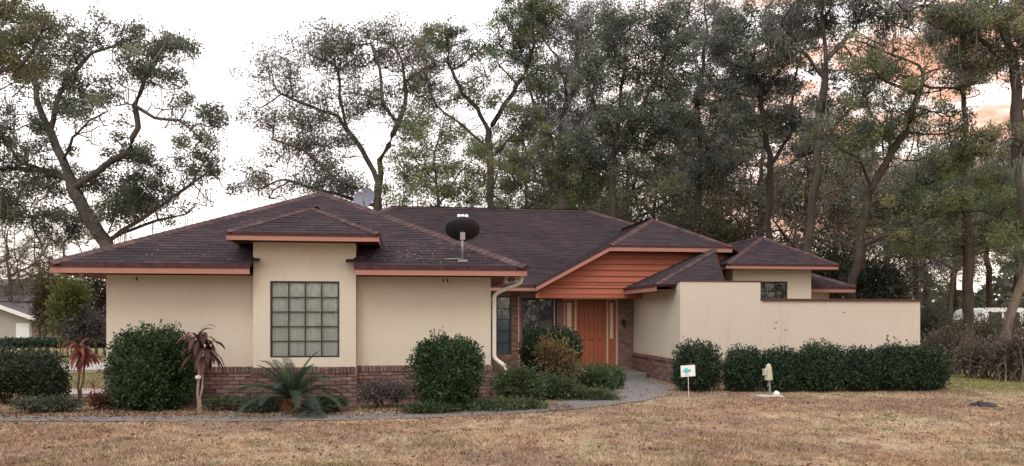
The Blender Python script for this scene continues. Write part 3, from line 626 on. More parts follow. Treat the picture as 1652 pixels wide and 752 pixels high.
# ------------------------------------------------------------------ vegetation builders
def rot_dirs(n):
    v = RNG.normal(size=(n, 3)); return v / np.linalg.norm(v, axis=1, keepdims=True)
def leaf_mesh(name, C, size, aspect, cols, m, droop=0.0, normal=None, flat=0.0, off=(0, 0, 0), colvar=.22):
    """many small pointed leaves: centres C (n,3); size scalar or (n,); cols (n,3)"""
    n = len(C); a = rot_dirs(n)
    a[:, 2] = a[:, 2] * (1 - flat) - droop; a /= np.linalg.norm(a, axis=1, keepdims=True)
    if normal is not None: a = a * .8 + normal * .7; a /= np.linalg.norm(a, axis=1, keepdims=True)
    r = rot_dirs(n); b = np.cross(a, r); b /= np.maximum(np.linalg.norm(b, axis=1, keepdims=True), 1e-6)
    s = (np.ones(n) * size * RNG.uniform(.65, 1.35, n))[:, None]
    k = np.cross(a, b); bend = k * s * RNG.uniform(-.15, .25, (n, 1))
    V = np.empty((n, 4, 3)); V[:, 0] = C - a * s * .5; V[:, 1] = C + b * s * aspect * .5 + bend; V[:, 2] = C + a * s * .5; V[:, 3] = C - b * s * aspect * .5 + bend
    V -= np.array(off)
    t = cols * RNG.uniform(1 - colvar, 1 + colvar, (n, 1))
    return mesh_np(name, V.reshape(-1, 3), np.arange(n * 4).reshape(n, 4), [m], tint=np.clip(t, 0, 1))
def pick(pal, n, wts=None):
    pal = np.array(pal, float); i = RNG.choice(len(pal), n, p=wts); return pal[i]
def colonize(start, limbs, blobs, n_attr, step, infl, kill, iters=90, trop=0.05):
    nodes = []; parent = []; wob = lambda p: np.array((math.sin(p[2] * 1.9 + p[0]) + .5 * math.sin(p[2] * 4.3), math.sin(p[2] * 1.5 + p[1] + 2), .5 * math.sin(p[0] * 2.1 + 1)))
    def addline(pts, root=None):
        idx = root
        for i in range(len(pts) - 1):
            a, b = np.array(pts[i], float), np.array(pts[i + 1], float); k = max(1, int(np.linalg.norm(b - a) / step))
            for j in range(k + 1 if (i == 0 and root is None) else k):
                t = (j if (i == 0 and root is None) else j + 1) / k
                nodes.append(a + (b - a) * t + (wob(a + (b - a) * t) * (step * .15 * min(1, t * 3, (1 - t) * 3 + .3)) + RNG.normal(0, step * .04, 3) if idx is not None else 0)); parent.append(-1 if idx is None else idx); idx = len(nodes) - 1
    addline(limbs[0])
    for l in limbs[1:]:
        d = [np.linalg.norm(nd - np.array(l[0])) for nd in nodes]; r = int(np.argmin(d)); addline([nodes[r]] + list(l[1:]), r)
    A = []
    vol = np.array([b[1][0] * b[1][1] * b[1][2] for b in blobs]) ** .8; cnt = np.maximum(3, (1.35 * n_attr * vol / vol.sum()).astype(int))
    for (c, r), k in zip(blobs, cnt):
        A.append(np.array(c) + rot_dirs(k) * np.array(r) * (RNG.uniform(0, 1, (k, 1)) ** (1 / 2.4)))
    A = np.concatenate(A); N = list(nodes); P = list(parent)
    NA = np.array(N); bd = np.full(len(A), 1e9); bi = np.zeros(len(A), int)
    def upd(lo):
        seg = np.array(N[lo:]); D = np.linalg.norm(A[:, None] - seg[None], axis=2); k = D.argmin(1); d = D[np.arange(len(A)), k]; m_ = d < bd
        bd[m_] = d[m_]; bi[m_] = k[m_] + lo
    upd(0); alive = np.ones(len(A), bool)
    for _ in range(iters):
        act = alive & (bd < infl)
        if not act.any(): break
        lo = len(N); dirs = {}
        for i in np.nonzero(act)[0]:
            v = A[i] - N[bi[i]]; l = np.linalg.norm(v)
            if l > 1e-6: dirs.setdefault(bi[i], []).append(v / l)
        for k, vs in dirs.items():
            v = np.sum(vs, 0) + RNG.normal(0, .25, 3) * len(vs) ** .5 + np.array((0, 0, trop)); l = np.linalg.norm(v)
            if l < 1e-6: continue
            N.append(N[k] + v / l * step); P.append(k)
        upd(lo); alive &= bd > kill
    return np.array(N), np.array(P)
def branch_mesh(name, N, P, r_tip, expo, r_max, off, mat_, tint, minr=0.0):
    n = len(N); cnt = np.zeros(n); r = np.zeros(n)
    ch = [[] for _ in range(n)]
    for i, p in enumerate(P):
        if p >= 0: ch[p].append(i)
    order = list(range(n))[::-1]
    acc = np.zeros(n)
    for i in order:
        acc[i] = acc[i] if ch[i] else 1
        if P[i] >= 0: acc[P[i]] += acc[i]
    # acc counts tips
    rad = r_tip * acc ** (1 / expo); rad = rad * min(1, r_max / rad.max()) if rad.max() > r_max else rad
    rad = np.maximum(rad, r_tip * .8)
    V = []; F = []
    def ring(p, d, r_, k):
        d = d / (np.linalg.norm(d) + 1e-9); u = np.cross(d, (0, .1, 1) if abs(d[2]) < .9 else (1, 0, 0)); u /= np.linalg.norm(u) + 1e-9; q = np.cross(d, u); b = len(V)
        for j in range(k):
            a = 2 * math.pi * j / k; V.append(p + (u * math.cos(a) + q * math.sin(a)) * r_)
        return b
    starts = [0] + []
    stack = [(-1, 0)]
    while stack:
        prev, s = stack.pop(); pts = ([prev] if prev >= 0 else []) + [s]; cur = s
        while ch[cur]:
            big = max(ch[cur], key=lambda c: acc[c])
            for c in ch[cur]:
                if c != big: stack.append((cur, c))
            pts.append(big); cur = big
        if len(pts) < 2: continue
        R = [rad[p] for p in pts]
        if prev >= 0: R[0] = min(R[0], R[1] * 1.25)
        k = 8 if R[0] > .12 else (5 if R[0] > .035 else 3)
        last = None
        for j, p in enumerate(pts):
            d = N[pts[min(j + 1, len(pts) - 1)]] - N[pts[max(j - 1, 0)]]
            b = ring(N[p], d, R[j], k)
            if last is not None:
                for a in range(k): F.append((last + a, last + (a + 1) % k, b + (a + 1) % k, b + a))
            last = b
    V = np.array(V) - np.array(off)
    return mesh_np(name, V, F, [mat_], tint=np.tile(np.array(tint, float), (len(F), 1)), smooth=True), rad, acc, ch
def twigs(N, idx, ln, r, per, off):
    """short forked twigs sprouting from thin nodes: triangles strips"""
    k = len(idx) * per; base = np.repeat(N[idx], per, 0); d = rot_dirs(k); d[:, 2] = np.abs(d[:, 2]) * .6 + .1 * d[:, 2]; d /= np.linalg.norm(d, axis=1, keepdims=True)
    L_ = RNG.uniform(.5, 1.2, (k, 1)) * ln; mid = base + d * L_ * .5 + RNG.normal(0, ln * .08, (k, 3)); tip = mid + (d + rot_dirs(k) * .5) * L_ * .5
    s = np.cross(d, rot_dirs(k)); s /= np.linalg.norm(s, axis=1, keepdims=True) + 1e-9; s *= r
    V = np.empty((k, 6, 3)); V[:, 0] = base - s; V[:, 1] = base + s; V[:, 2] = mid + s * .7; V[:, 3] = mid - s * .7; V[:, 4] = tip + s * .3; V[:, 5] = tip - s * .3
    F = np.empty((k, 2, 4), int); o = np.arange(k)[:, None] * 6; F[:, 0] = o + np.array([0, 1, 2, 3]); F[:, 1] = o + np.array([3, 2, 4, 5])
    return V.reshape(-1, 3) - np.array(off), F.reshape(-1, 4), tip
def vnoise(p, sc, seed=0):
    q = p / sc + seed * 17.3; i = np.floor(q).astype(np.int64); f = q - i; f = f * f * (3 - 2 * f); o = np.zeros(len(p))
    for a in (0, 1):
        for b_ in (0, 1):
            for c in (0, 1):
                h = ((i[:, 0] + a) * 73856093 ^ (i[:, 1] + b_) * 19349663 ^ (i[:, 2] + c) * 83492791) % 9973 / 9973.0
                o += h * (f[:, 0] if a else 1 - f[:, 0]) * (f[:, 1] if b_ else 1 - f[:, 1]) * (f[:, 2] if c else 1 - f[:, 2])
    return o
def tree(name, base, limbs, blobs, label=None, group=None, n_attr=500, step=.38, infl=2.6, kill=.55, r_tip=.018, expo=2.15, r_max=.35, leaves=16000, lsize=.10, spread=.30, pal=((.06, .07, .035),), bark_t=(1, 1, 1), moss=0, twig=.55, twig_per=3, droop=0.0, aspect=.5, cat='tree', flat=0.0, twigr=.010, clump=.5, holes=.42, bright=2.1):
    root = empty(name, base, label, cat, group); off = np.array(base, float)
    N, P = colonize(None, limbs, blobs, n_attr, step, infl, kill)
    me, rad, acc, ch = branch_mesh('trunk', N, P, r_tip, expo, r_max, off, M['bark'], bark_t); link('trunk', me, root)
    thin = np.nonzero((acc <= 4) & (np.arange(len(N)) > 10))[0]
    # drop whole stretches of thin wood so the crown has gaps and clumps
    if len(thin) == 0: return root
    V, F, tip = twigs(N, thin, twig, twigr, twig_per, off)
    link('twigs', mesh_np('twigs', V, F, [M['bark']], tint=np.tile(np.array(bark_t, float) * .8, (len(F), 1))), root)['kind'] = 'stuff'
    if leaves:
        dens = RNG.uniform(0, 1, len(tip)) ** (1 + clump); nn_ = vnoise(tip, 1.15 * lsize / .11, leaves % 7) * .65 + vnoise(tip, .5 * lsize / .11, 3) * .35; dens = dens * np.clip((nn_ - holes) * 12, .02, 1); dens /= dens.sum(); leaves = int(leaves * 1.45); c = RNG.choice(len(tip), leaves, p=dens)
        Cc = tip[c] + np.clip(RNG.normal(0, 1, (leaves, 3)), -1.6, 1.6) * spread * .42 * np.array((1, 1, .8)); clumpcol = np.minimum(pick(pal, len(tip)) * bright, .24) * RNG.uniform(.75, 1.3, (len(tip), 1))  # bright lightens the leaf colour in place of haze
        o = link('crown', leaf_mesh('crown', Cc, lsize * .88, aspect, clumpcol[c], M['leaf'], droop=droop, off=off, flat=flat), root)
    if moss:
        i = RNG.choice(np.nonzero(acc <= 60)[0], moss); k = 9; b0 = np.repeat(N[i], k, 0) + RNG.normal(0, .16, (moss * k, 3)) * np.array((1, 1, .6)); ln = RNG.uniform(.2, .75, (moss * k, 1)) ; wv = RNG.normal(0, 1, (moss * k, 3)); wv[:, 2] = 0; wv /= np.linalg.norm(wv, axis=1, keepdims=True); wv *= .009
        e = b0 - np.array((0, 0, 1)) * ln + RNG.normal(0, .05, (moss * k, 3)); mid = (b0 + e) / 2 + wv * 2
        V = np.stack([b0 - wv, b0 + wv, mid + wv * 1.3, mid - wv * 1.3, e + wv * .3, e - wv * .3], 1).reshape(-1, 3) - off
        o_ = np.arange(moss * k)[:, None, None] * 6; F = (o_ + np.array([[0, 1, 2, 3], [3, 2, 4, 5]])[None]).reshape(-1, 4)
        link('hanging_moss', mesh_np('hanging_moss', V, F, [M['moss']]), root)['kind'] = 'stuff'
    return root
def pts(lst, d, jd=0): return [at(p[0], p[1], d + (p[2] if len(p) > 2 else 0)) for p in lst]
def blobs(lst, d, dz=.8):
    o = []
    for b in lst:
        px, py, rx, ry = b[:4]; dd = d + (b[4] if len(b) > 4 else 0); rw = rx * dd / 1250; o.append((at(px, py, dd), (rw, rw * dz, ry * dd / 1250)))
    return o
def gbase(px, d):
    p = at(px, 510, d); return np.array((p[0], p[1], float(gz(p[0], p[1])) - .05))

# palettes (leaf colours, lightened in tree crowns in place of haze)
OAK = [(.075, .085, .062), (.055, .066, .048), (.095, .100, .070), (.050, .055, .040)]
OLIVE = [(.115, .12, .055), (.085, .095, .045), (.14, .13, .065), (.07, .08, .04)]
GREY = [(.125, .125, .105), (.095, .10, .082), (.15, .145, .125), (.08, .085, .065)]
DARK = [(.060, .075, .060), (.045, .058, .048), (.075, .088, .068), (.07, .075, .055)]
RUST = [(.17, .095, .06), (.13, .085, .06), (.11, .10, .07), (.09, .085, .06)]
GREEN = [(.085, .115, .045), (.065, .092, .04), (.11, .135, .055)]

# ---- big live oak at the left, behind the garage
d = 24
tree('live_oak', gbase(190, d), [[gbase(190, d)] + pts([(180, 430), (172, 392), (140, 345), (112, 288), (92, 240), (66, 180), (58, 120)], d),
      pts([(172, 392), (186, 345, -.6), (184, 318, -.8)], d), pts([(114, 290), (70, 275, .6), (30, 262, 1), (8, 225, 1)], d),
      pts([(122, 300), (170, 268, -.6), (212, 243, -1), (224, 205, -1), (216, 170, -1), (240, 110, -1.2), (266, 75, -1)], d),
      pts([(220, 200), (250, 190, -1.2), (290, 195, -1.4), (325, 225, -1.4)], d),
      pts([(172, 392), (240, 345, .8), (300, 305, 1), (340, 275, 1)], d), pts([(80, 215), (105, 130, .5), (150, 85, .8), (200, 70, 1)], d), pts([(100, 255), (125, 215, -1.5), (175, 180, -2)], d),
      pts([(58, 130), (20, 80, 1), (-30, 50, 1)], d), pts([(30, 262), (-30, 270, 1)], d), pts([(150, 350), (100, 345, 1.2), (50, 350, 1.6), (10, 330, 1.8)], d), pts([(176, 400), (215, 370, 1), (255, 355, 1.5), (300, 345, 1.8)], d), pts([(300, 305), (330, 260, 1), (350, 230, 1.2)], d)],
     blobs([(50, 70, 80, 55), (150, 70, 80, 42), (255, 85, 65, 45), (120, 150, 75, 40), (175, 215, 55, 40, -1), (245, 150, 60, 40, -1), (300, 190, 50, 50, -1.4), (325, 250, 40, 55), (270, 285, 70, 40, 1), (215, 320, 70, 35, 1), (40, 235, 60, 55), (40, 320, 70, 55), (110, 350, 50, 40), (-50, 120, 80, 90), (-60, 260, 80, 90), (340, 310, 30, 30, 1), (215, 260, 40, 30), (60, 385, 60, 30, 1.5), (250, 350, 60, 25, 1.5), (330, 330, 35, 30, 1.5), (120, 380, 50, 30, 1), (340, 190, 25, 30)], d, .9),
     'broad dark live oak with crooked limbs rising behind the left garage roof', None, n_attr=1050, step=.30, infl=2.2, kill=.42, r_tip=.017, expo=2.1, r_max=.33, leaves=52000, lsize=.10, spread=.34, pal=OAK, moss=60, twig=.45, bark_t=(.95, .95, .95), clump=.9)
# ---- leafy oak leaning in from the left edge
d = 17
tree('leaning_oak', gbase(-330, d), [[gbase(-330, d)] + pts([(-320, 400), (-260, 200), (-150, 90), (-40, 40)], d), pts([(-200, 140), (-110, 150), (-20, 120), (30, 110)], d), pts([(-320, 300), (-400, 100), (-380, -100)], d)],
     blobs([(20, 20, 75, 40), (70, 50, 45, 35), (20, 100, 55, 50), (-60, 60, 80, 90), (-160, 60, 100, 100), (60, 115, 30, 30)], d), 'olive green oak boughs hanging into the top left corner', None,
     n_attr=480, step=.25, infl=2, kill=.35, leaves=15000, lsize=.085, spread=.28, pal=OLIVE, r_max=.3, twig=.35, moss=10)
# ---- spreading twiggy tree above the garage ridge
d = 33
tree('water_oak', gbase(612, d), [[gbase(612, d)] + pts([(611, 350), (610, 297), (613, 258), (627, 235), (643, 200), (655, 150), (650, 100)], d), pts([(641, 203), (617, 168, -1), (612, 110, -1), (600, 70, -1)], d),
      pts([(612, 290), (585, 245, 1), (562, 212, 1), (545, 187, 1), (505, 172, 1), (450, 150, 1)], d), pts([(560, 210), (548, 150, 1.5), (540, 95, 1.5)], d), pts([(600, 320), (545, 290, -1), (490, 240, -1), (440, 225, -1)], d),
      pts([(590, 330), (530, 310, 1), (460, 290, 1)], d), pts([(660, 140), (690, 110, 0)], d)],
     blobs([(450, 125, 48, 42), (540, 90, 62, 45), (615, 80, 60, 42), (665, 120, 55, 55), (450, 195, 48, 40), (490, 255, 55, 40), (565, 165, 50, 45), (440, 300, 55, 35), (530, 300, 60, 30), (650, 205, 45, 40), (520, 215, 40, 40)], d),
     'wide twiggy tree with thin pinkish crown above the garage ridge', None, n_attr=1000, step=.36, infl=2.8, kill=.5, r_tip=.018, expo=2.1, r_max=.34, leaves=27000, lsize=.115, spread=.45, pal=GREY + RUST + DARK, bark_t=(.85, .78, .74), twig=.7, twig_per=6, clump=.5)
# ---- green tree with straight trunk over the main ridge
d = 36
tree('laurel_oak', gbase(790, d), [[gbase(790, d)] + pts([(792, 400), (793, 335), (790, 270), (790, 212), (770, 175), (745, 150), (722, 100)], d), pts([(790, 215), (812, 170, .6), (845, 125, 1), (862, 70, 1)], d), pts([(790, 240), (750, 205, -1), (705, 170, -1), (690, 130, -1)], d), pts([(791, 260), (830, 215, -1), (850, 190, -1)], d)],
     blobs([(715, 80, 55, 38), (780, 95, 55, 45), (835, 60, 52, 48), (862, 120, 42, 55), (755, 150, 45, 35), (830, 190, 50, 45), (700, 150, 45, 40), (870, 20, 50, 35), (740, 210, 45, 30)], d),
     'dense green oak with a straight dark trunk behind the long roof ridge', None, n_attr=900, step=.38, infl=2.8, kill=.52, leaves=24000, lsize=.115, spread=.4, pal=OAK + GREEN + OLIVE[:1], bark_t=(.7, .65, .6), r_max=.34, clump=.8)
d = 31
tree('young_tree', gbase(702, d), [[gbase(702, d)] + pts([(702, 400), (706, 330), (700, 260), (715, 200)], d), pts([(704, 330), (740, 280), (775, 250)], d), pts([(702, 300), (672, 260), (660, 230)], d)],
     blobs([(700, 215, 60, 45), (675, 270, 55, 45), (760, 275, 55, 40), (720, 310, 70, 30), (640, 310, 40, 30)], d), 'small yellow green tree with slender stems between two tall oaks', None, n_attr=600, leaves=15000, lsize=.10, spread=.4, pal=OLIVE + GREEN, r_max=.14, r_tip=.01)
d = 34
tree('young_tree', gbase(860, d), [[gbase(860, d)] + pts([(862, 400), (866, 330), (880, 270), (875, 230)], d), pts([(864, 340), (905, 290), (930, 260)], d), pts([(862, 330), (830, 290), (815, 270)], d)],
     blobs([(850, 285, 60, 45), (900, 270, 60, 50), (945, 300, 50, 45), (820, 310, 50, 35)], d), 'low olive tree right behind the middle of the long ridge', None, n_attr=600, leaves=16000, lsize=.10, spread=.4, pal=OLIVE + OAK, r_max=.15, r_tip=.01)
# ---- grey mossy tree
d = 39
tree('mossy_oak', gbase(900, d), [[gbase(900, d)] + pts([(902, 420), (906, 330), (900, 240), (915, 160), (900, 90)], d), pts([(903, 250), (870, 190), (850, 120)], d), pts([(906, 240), (950, 180), (965, 110)], d), pts([(910, 170), (935, 120), (930, 50)], d)],
     blobs([(880, 40, 55, 55), (930, 120, 60, 60), (880, 150, 55, 60), (900, 215, 60, 50), (955, 50, 60, 55), (960, 190, 45, 50), (850, 95, 35, 50)], d),
     'pale grey mossy oak with drooping strands behind the main roof', None, n_attr=950, leaves=24000, lsize=.12, spread=.45, pal=GREY, moss=170, bark_t=(1.1, 1.05, 1), step=.4, kill=.55, clump=.4, holes=.34)
# ---- dark dense oaks
d = 33
tree('dark_oak', gbase(985, d), [[gbase(985, d)] + pts([(986, 420), (988, 330), (990, 240), (1002, 160), (1010, 80)], d), pts([(990, 250), (1030, 190), (1060, 120), (1090, 60)], d), pts([(990, 230), (960, 180), (950, 120)], d), pts([(1035, 185), (1080, 170), (1110, 150)], d)],
     blobs([(1015, 50, 70, 50), (985, 130, 70, 50), (1060, 110, 60, 55), (1035, 200, 75, 50), (1095, 45, 60, 45), (1080, 250, 55, 45), (960, 240, 50, 45)], d),
     'dense dark blue green oak left of the clipped entry gable', None, n_attr=1000, leaves=32000, lsize=.12, spread=.42, pal=DARK + OAK, bark_t=(.7, .65, .62), clump=.4, holes=.36, r_max=.26)
d = 37
tree('dark_oak', gbase(1120, d), [[gbase(1120, d)] + pts([(1121, 420), (1125, 330), (1130, 250), (1125, 160), (1140, 60)], d), pts([(1128, 260), (1160, 200), (1175, 130)], d), pts([(1126, 270), (1090, 230), (1085, 170)], d)],
     blobs([(1130, 30, 70, 45), (1110, 120, 60, 55), (1165, 100, 60, 55), (1125, 200, 70, 50), (1150, 270, 60, 45), (1180, 200, 45, 50)], d),
     'dense dark oak behind the peak of the entry gable', None, n_attr=950, leaves=28000, lsize=.13, spread=.45, pal=DARK + GREY, bark_t=(.7, .65, .62), clump=.4, holes=.36, r_max=.26)
# ---- tall trees behind the clerestory
d = 30
tree('tall_oak', gbase(1245, d), [[gbase(1245, d)] + pts([(1243, 440), (1240, 340), (1242, 250), (1228, 170), (1215, 90)], d), pts([(1241, 330), (1205, 290), (1180, 260)], d), pts([(1241, 270), (1275, 220), (1280, 150)], d), pts([(1241, 360), (1290, 300), (1310, 250)], d)],
     blobs([(1205, 60, 75, 50), (1170, 130, 55, 45), (1250, 125, 60, 45), (1205, 200, 60, 35), (1280, 60, 60, 45), (1290, 190, 40, 35)], d),
     'tall oak with a slim dark trunk behind the clerestory roof', None, n_attr=900, leaves=22000, lsize=.115, spread=.38, pal=DARK + GREY + OAK, bark_t=(.55, .5, .48), r_max=.26, clump=.9)
d = 26
tree('tall_oak', gbase(1298, d), [[gbase(1298, d)] + pts([(1298, 450), (1310, 350), (1318, 260), (1328, 160), (1330, 60), (1326, -40)], d), pts([(1318, 250), (1360, 190), (1400, 150)], d), pts([(1328, 120), (1290, 80), (1260, 40)], d), pts([(1330, 90), (1380, 50), (1400, 0)], d)],
     blobs([(1330, 20, 85, 45), (1270, 80, 55, 40), (1390, 110, 70, 42), (1400, 20, 80, 45), (1350, 170, 55, 28), (1440, 70, 60, 35)], d),
     'tallest thick trunked oak just right of the clerestory roof', None, n_attr=900, leaves=20000, lsize=.10, spread=.35, pal=OAK + GREY, bark_t=(.85, .82, .80), r_max=.30, step=.33, kill=.5, moss=30, clump=.9)
d = 24
tree('crooked_oak', gbase(1372, d), [[gbase(1372, d)] + pts([(1376, 450), (1388, 380), (1408, 300), (1432, 255), (1462, 215), (1475, 170), (1490, 120)], d), pts([(1410, 298), (1385, 255, -.6), (1350, 235, -1), (1325, 205, -1)], d), pts([(1400, 330), (1440, 315, 1), (1490, 300, 1), (1540, 275, 1.4)], d), pts([(1386, 400), (1430, 380, -1), (1475, 395, -1)], d)],
     blobs([(1455, 170, 75, 35), (1370, 215, 55, 30), (1510, 200, 60, 40), (1420, 120, 60, 40), (1540, 130, 70, 45), (1500, 260, 50, 22), (1570, 240, 50, 35), (1460, 350, 50, 25), (1400, 70, 50, 30)], d),
     'crooked dark oak leaning right beyond the low courtyard wall', None, n_attr=850, leaves=19000, lsize=.095, spread=.33, pal=OLIVE + OAK, bark_t=(.6, .55, .5), r_max=.3, step=.3, kill=.46, clump=.9)
d = 25
tree('cypress', gbase(1562, d), [[gbase(1562, d)] + pts([(1562, 480), (1560, 380), (1556, 250), (1552, 100), (1550, 0)], d), pts([(1560, 400), (1510, 390), (1470, 395)], d), pts([(1559, 360), (1610, 350), (1660, 370)], d), pts([(1558, 320), (1500, 330), (1455, 350)], d), pts([(1557, 290), (1600, 290), (1650, 300)], d)],
     blobs([(1555, 330, 85, 22), (1500, 365, 70, 22), (1610, 300, 65, 22), (1610, 375, 65, 24), (1560, 400, 80, 20), (1530, 285, 55, 20), (1570, 240, 50, 20), (1470, 410, 50, 18), (1550, 60, 60, 50), (1660, 340, 60, 50)], d),
     'soft drooping green cypress with layered boughs at the right', None, n_attr=900, leaves=30000, lsize=.095, spread=.36, pal=GREEN + OLIVE + OAK[:2], bark_t=(.8, .7, .65), r_max=.22, step=.3, kill=.42, droop=.5, aspect=.3, clump=.4)
d = 18.5
tree('giant_oak', gbase(1690, d), [[gbase(1690, d)] + pts([(1684, 480), (1656, 330), (1640, 200), (1634, 90), (1600, -20)], d), pts([(1636, 110), (1580, 60), (1520, 30)], d), pts([(1640, 190), (1700, 100), (1760, 60)], d), pts([(1620, 30), (1560, 10), (1480, 10)], d)],
     blobs([(1600, 25, 70, 42), (1530, 40, 70, 35), (1640, 120, 35, 40), (1480, 15, 60, 30), (1720, 60, 80, 80), (1580, 100, 50, 30), (1650, 250, 30, 40)], d),
     'giant oak trunk standing at the right edge of the yard', None, n_attr=750, leaves=22000, lsize=.085, spread=.3, pal=GREY + OLIVE, bark_t=(.75, .72, .7), r_max=.3, step=.26, kill=.38, moss=40, clump=.6)
# leaning pale trunk
b = MB(); q = pts([(1612, 560), (1628, 512), (1646, 462), (1672, 410), (1700, 330)], 26); q[0][2] = -.1
root = empty('leaning_tree', q[0], 'pale bare trunk leaning right in front of the giant oak', 'tree'); b.tint = (2.0, 1.8, 1.6); b.tube(q, [.20, .15, .14, .13, .10], 9); b.build('trunk', M['bark'], root, True)
b = MB(); b.tint = (2.0, 1.8, 1.6); b.tube([q[2], q[2] + np.array((.25, .3, .9)), q[2] + np.array((.2, .5, 1.8))], [.07, .05, .02], 6); b.build('limb', M['bark'], root, True)

# ---- background trees: a few models, copied and turned
def generic(name, h, crown, n_attr, leaves, pal, lsize, bark_t, moss=0, r_max=.22, clump=.8):
    base = np.array((0., 0., 0.)); lean = RNG.normal(0, .4, 2); tp = np.array((lean[0], lean[1], h * .75)); m_ = np.array((lean[0] * .3, lean[1] * .2, h * .4))
    lim = [[base, m_, tp]] + [[m_ + (tp - m_) * t, m_ + (tp - m_) * t + np.array((math.cos(a) * crown * .5, math.sin(a) * crown * .5, h * .12))] for t, a in ((.1, 1), (.4, 3), (.6, 5), (.3, 4.2))]
    bl = [(np.array((math.cos(a) * crown * .5 * r, math.sin(a) * crown * .5 * r, z * h)), (crown * .33, crown * .33, h * .11)) for a, r, z in ((0, .9, .62), (2.1, 1, .68), (4.2, .9, .58), (1, .6, .85), (3.3, .6, .88), (5.2, .7, .78), (0, 0, .95), (2.6, .8, .45))]
    return tree(name, base, lim, bl, n_attr=n_attr, step=.42, infl=3, kill=.6, leaves=leaves, lsize=lsize, spread=.5, pal=pal, bark_t=bark_t, moss=moss, r_max=r_max, clump=clump)
G1 = generic('background_oak', 14, 7.5, 650, 16000, DARK + GREY, .16, (.6, .55, .5), 30)
G2 = generic('background_oak', 12, 6.0, 600, 9000, RUST + OLIVE, .15, (.7, .6, .55))
G3 = generic('background_oak', 15, 6.5, 650, 15000, OLIVE + OAK, .16, (.5, .45, .42), 30)
G4 = generic('bare_tree', 11, 5.5, 700, 1500, RUST + GREY, .12, (1.0, .85, .75))
def place(src, first, px, d, rz, sc, label, group=None):
    o = src if first else copy_tree(src)
    o.location = gbase(px, d); o.rotation_euler = (0, 0, rz); o.scale = (sc, sc, sc * random.uniform(.95, 1.08)); tag(o, label, 'tree', group); return o
GB = 'distant oaks in the wood behind the house'; GR = 'distant trunks in the wood right of the house'; GL = 'bare trees at the far left'
first = {}
for src, px, d, sc, label, grp in [
    (G2, 1055, 50, 1.1, 'rust tinged distant tree between the two dense dark oaks', GB), (G3, 1160, 45, .95, 'distant olive tree right behind the entry gable peak', GB), (G1, 1010, 52, 1.1, 'distant dark tree above the right end of the long ridge', GB), (G2, 945, 48, .95, 'rust tinged distant tree behind the mossy oak', GB),
    (G3, 850, 54, .95, 'distant olive tree above the middle of the long ridge', GB), (G3, 760, 50, .55, 'small distant olive tree just right of the black satellite dish', GB), (G2, 670, 52, .6, 'small rust tinged tree right of the blue grey dish', GB), (G1, 1225, 50, 1.15, 'distant dark tree behind the clerestory roof peak', GB), (G1, 905, 60, 1.25, 'farthest dark tree behind the mossy oak', GB),
    (G2, 1345, 44, .95, 'rust tinged distant tree behind the tallest trunk', GR), (G3, 1430, 47, .95, 'distant olive tree right of the rear eave corner', GR), (G2, 1500, 42, .85, 'rust tinged tree above the right end of the courtyard wall', GR), (G1, 1478, 36, .6, 'low dark tree beyond the right end of the courtyard wall', GR), (G3, 1640, 38, .7, 'olive tree behind the leaning pale trunk', GR), (G2, 1600, 50, 1.0, 'rust tinged distant tree right of the cypress trunk', GR), (G1, 1705, 46, .9, 'dark distant tree cut off by the right edge', GR), (G1, 1540, 55, 1.0, 'distant dark tree just left of the cypress trunk', GR), (G1, 1300, 48, 1.05, 'distant dark tree right of the clerestory peak', GR), (G3, 1385, 54, 1.0, 'distant olive tree behind the crooked oak', GR), (G2, 1130, 58, 1.15, 'far rust tinged tree behind the dense oak over the entry', GR),
    (G2, 470, 46, .55, 'small rust tinged tree low behind the garage roof slope', None), (G4, 20, 42, .62, 'bare pale tree over the neighbouring roof', GL), (G4, 75, 36, .5, 'bare tree just left of the garage eave corner', GL), (G4, -40, 46, .7, 'bare tree cut off by the left edge', GL), (G4, 110, 50, .7, 'bare tree behind the left garage eave corner', GL), (G2, 45, 48, .5, 'low rust tinged tree behind the neighbouring roof', GL), (G3, -130, 40, .8, 'distant oak out beyond the left edge of the garden', None), (G4, 560, 44, .8, 'bare branched tree behind the satellite dish on the garage', None),
    (G4, 1275, 40, .9, 'bare branched tree showing behind the clerestory roof', None), (G4, 1200, 36, .8, 'bare branched tree between the entry gable and clerestory roof', None), (G4, 1400, 34, .75, 'bare branched tree at the foot of the crooked oak', None), (G4, 1530, 33, .6, 'bare twiggy tree above the hedge end', None)]:
    place(src, id(src) not in first, px, d, random.uniform(0, 6.28), sc, label, grp); first[id(src)] = 1

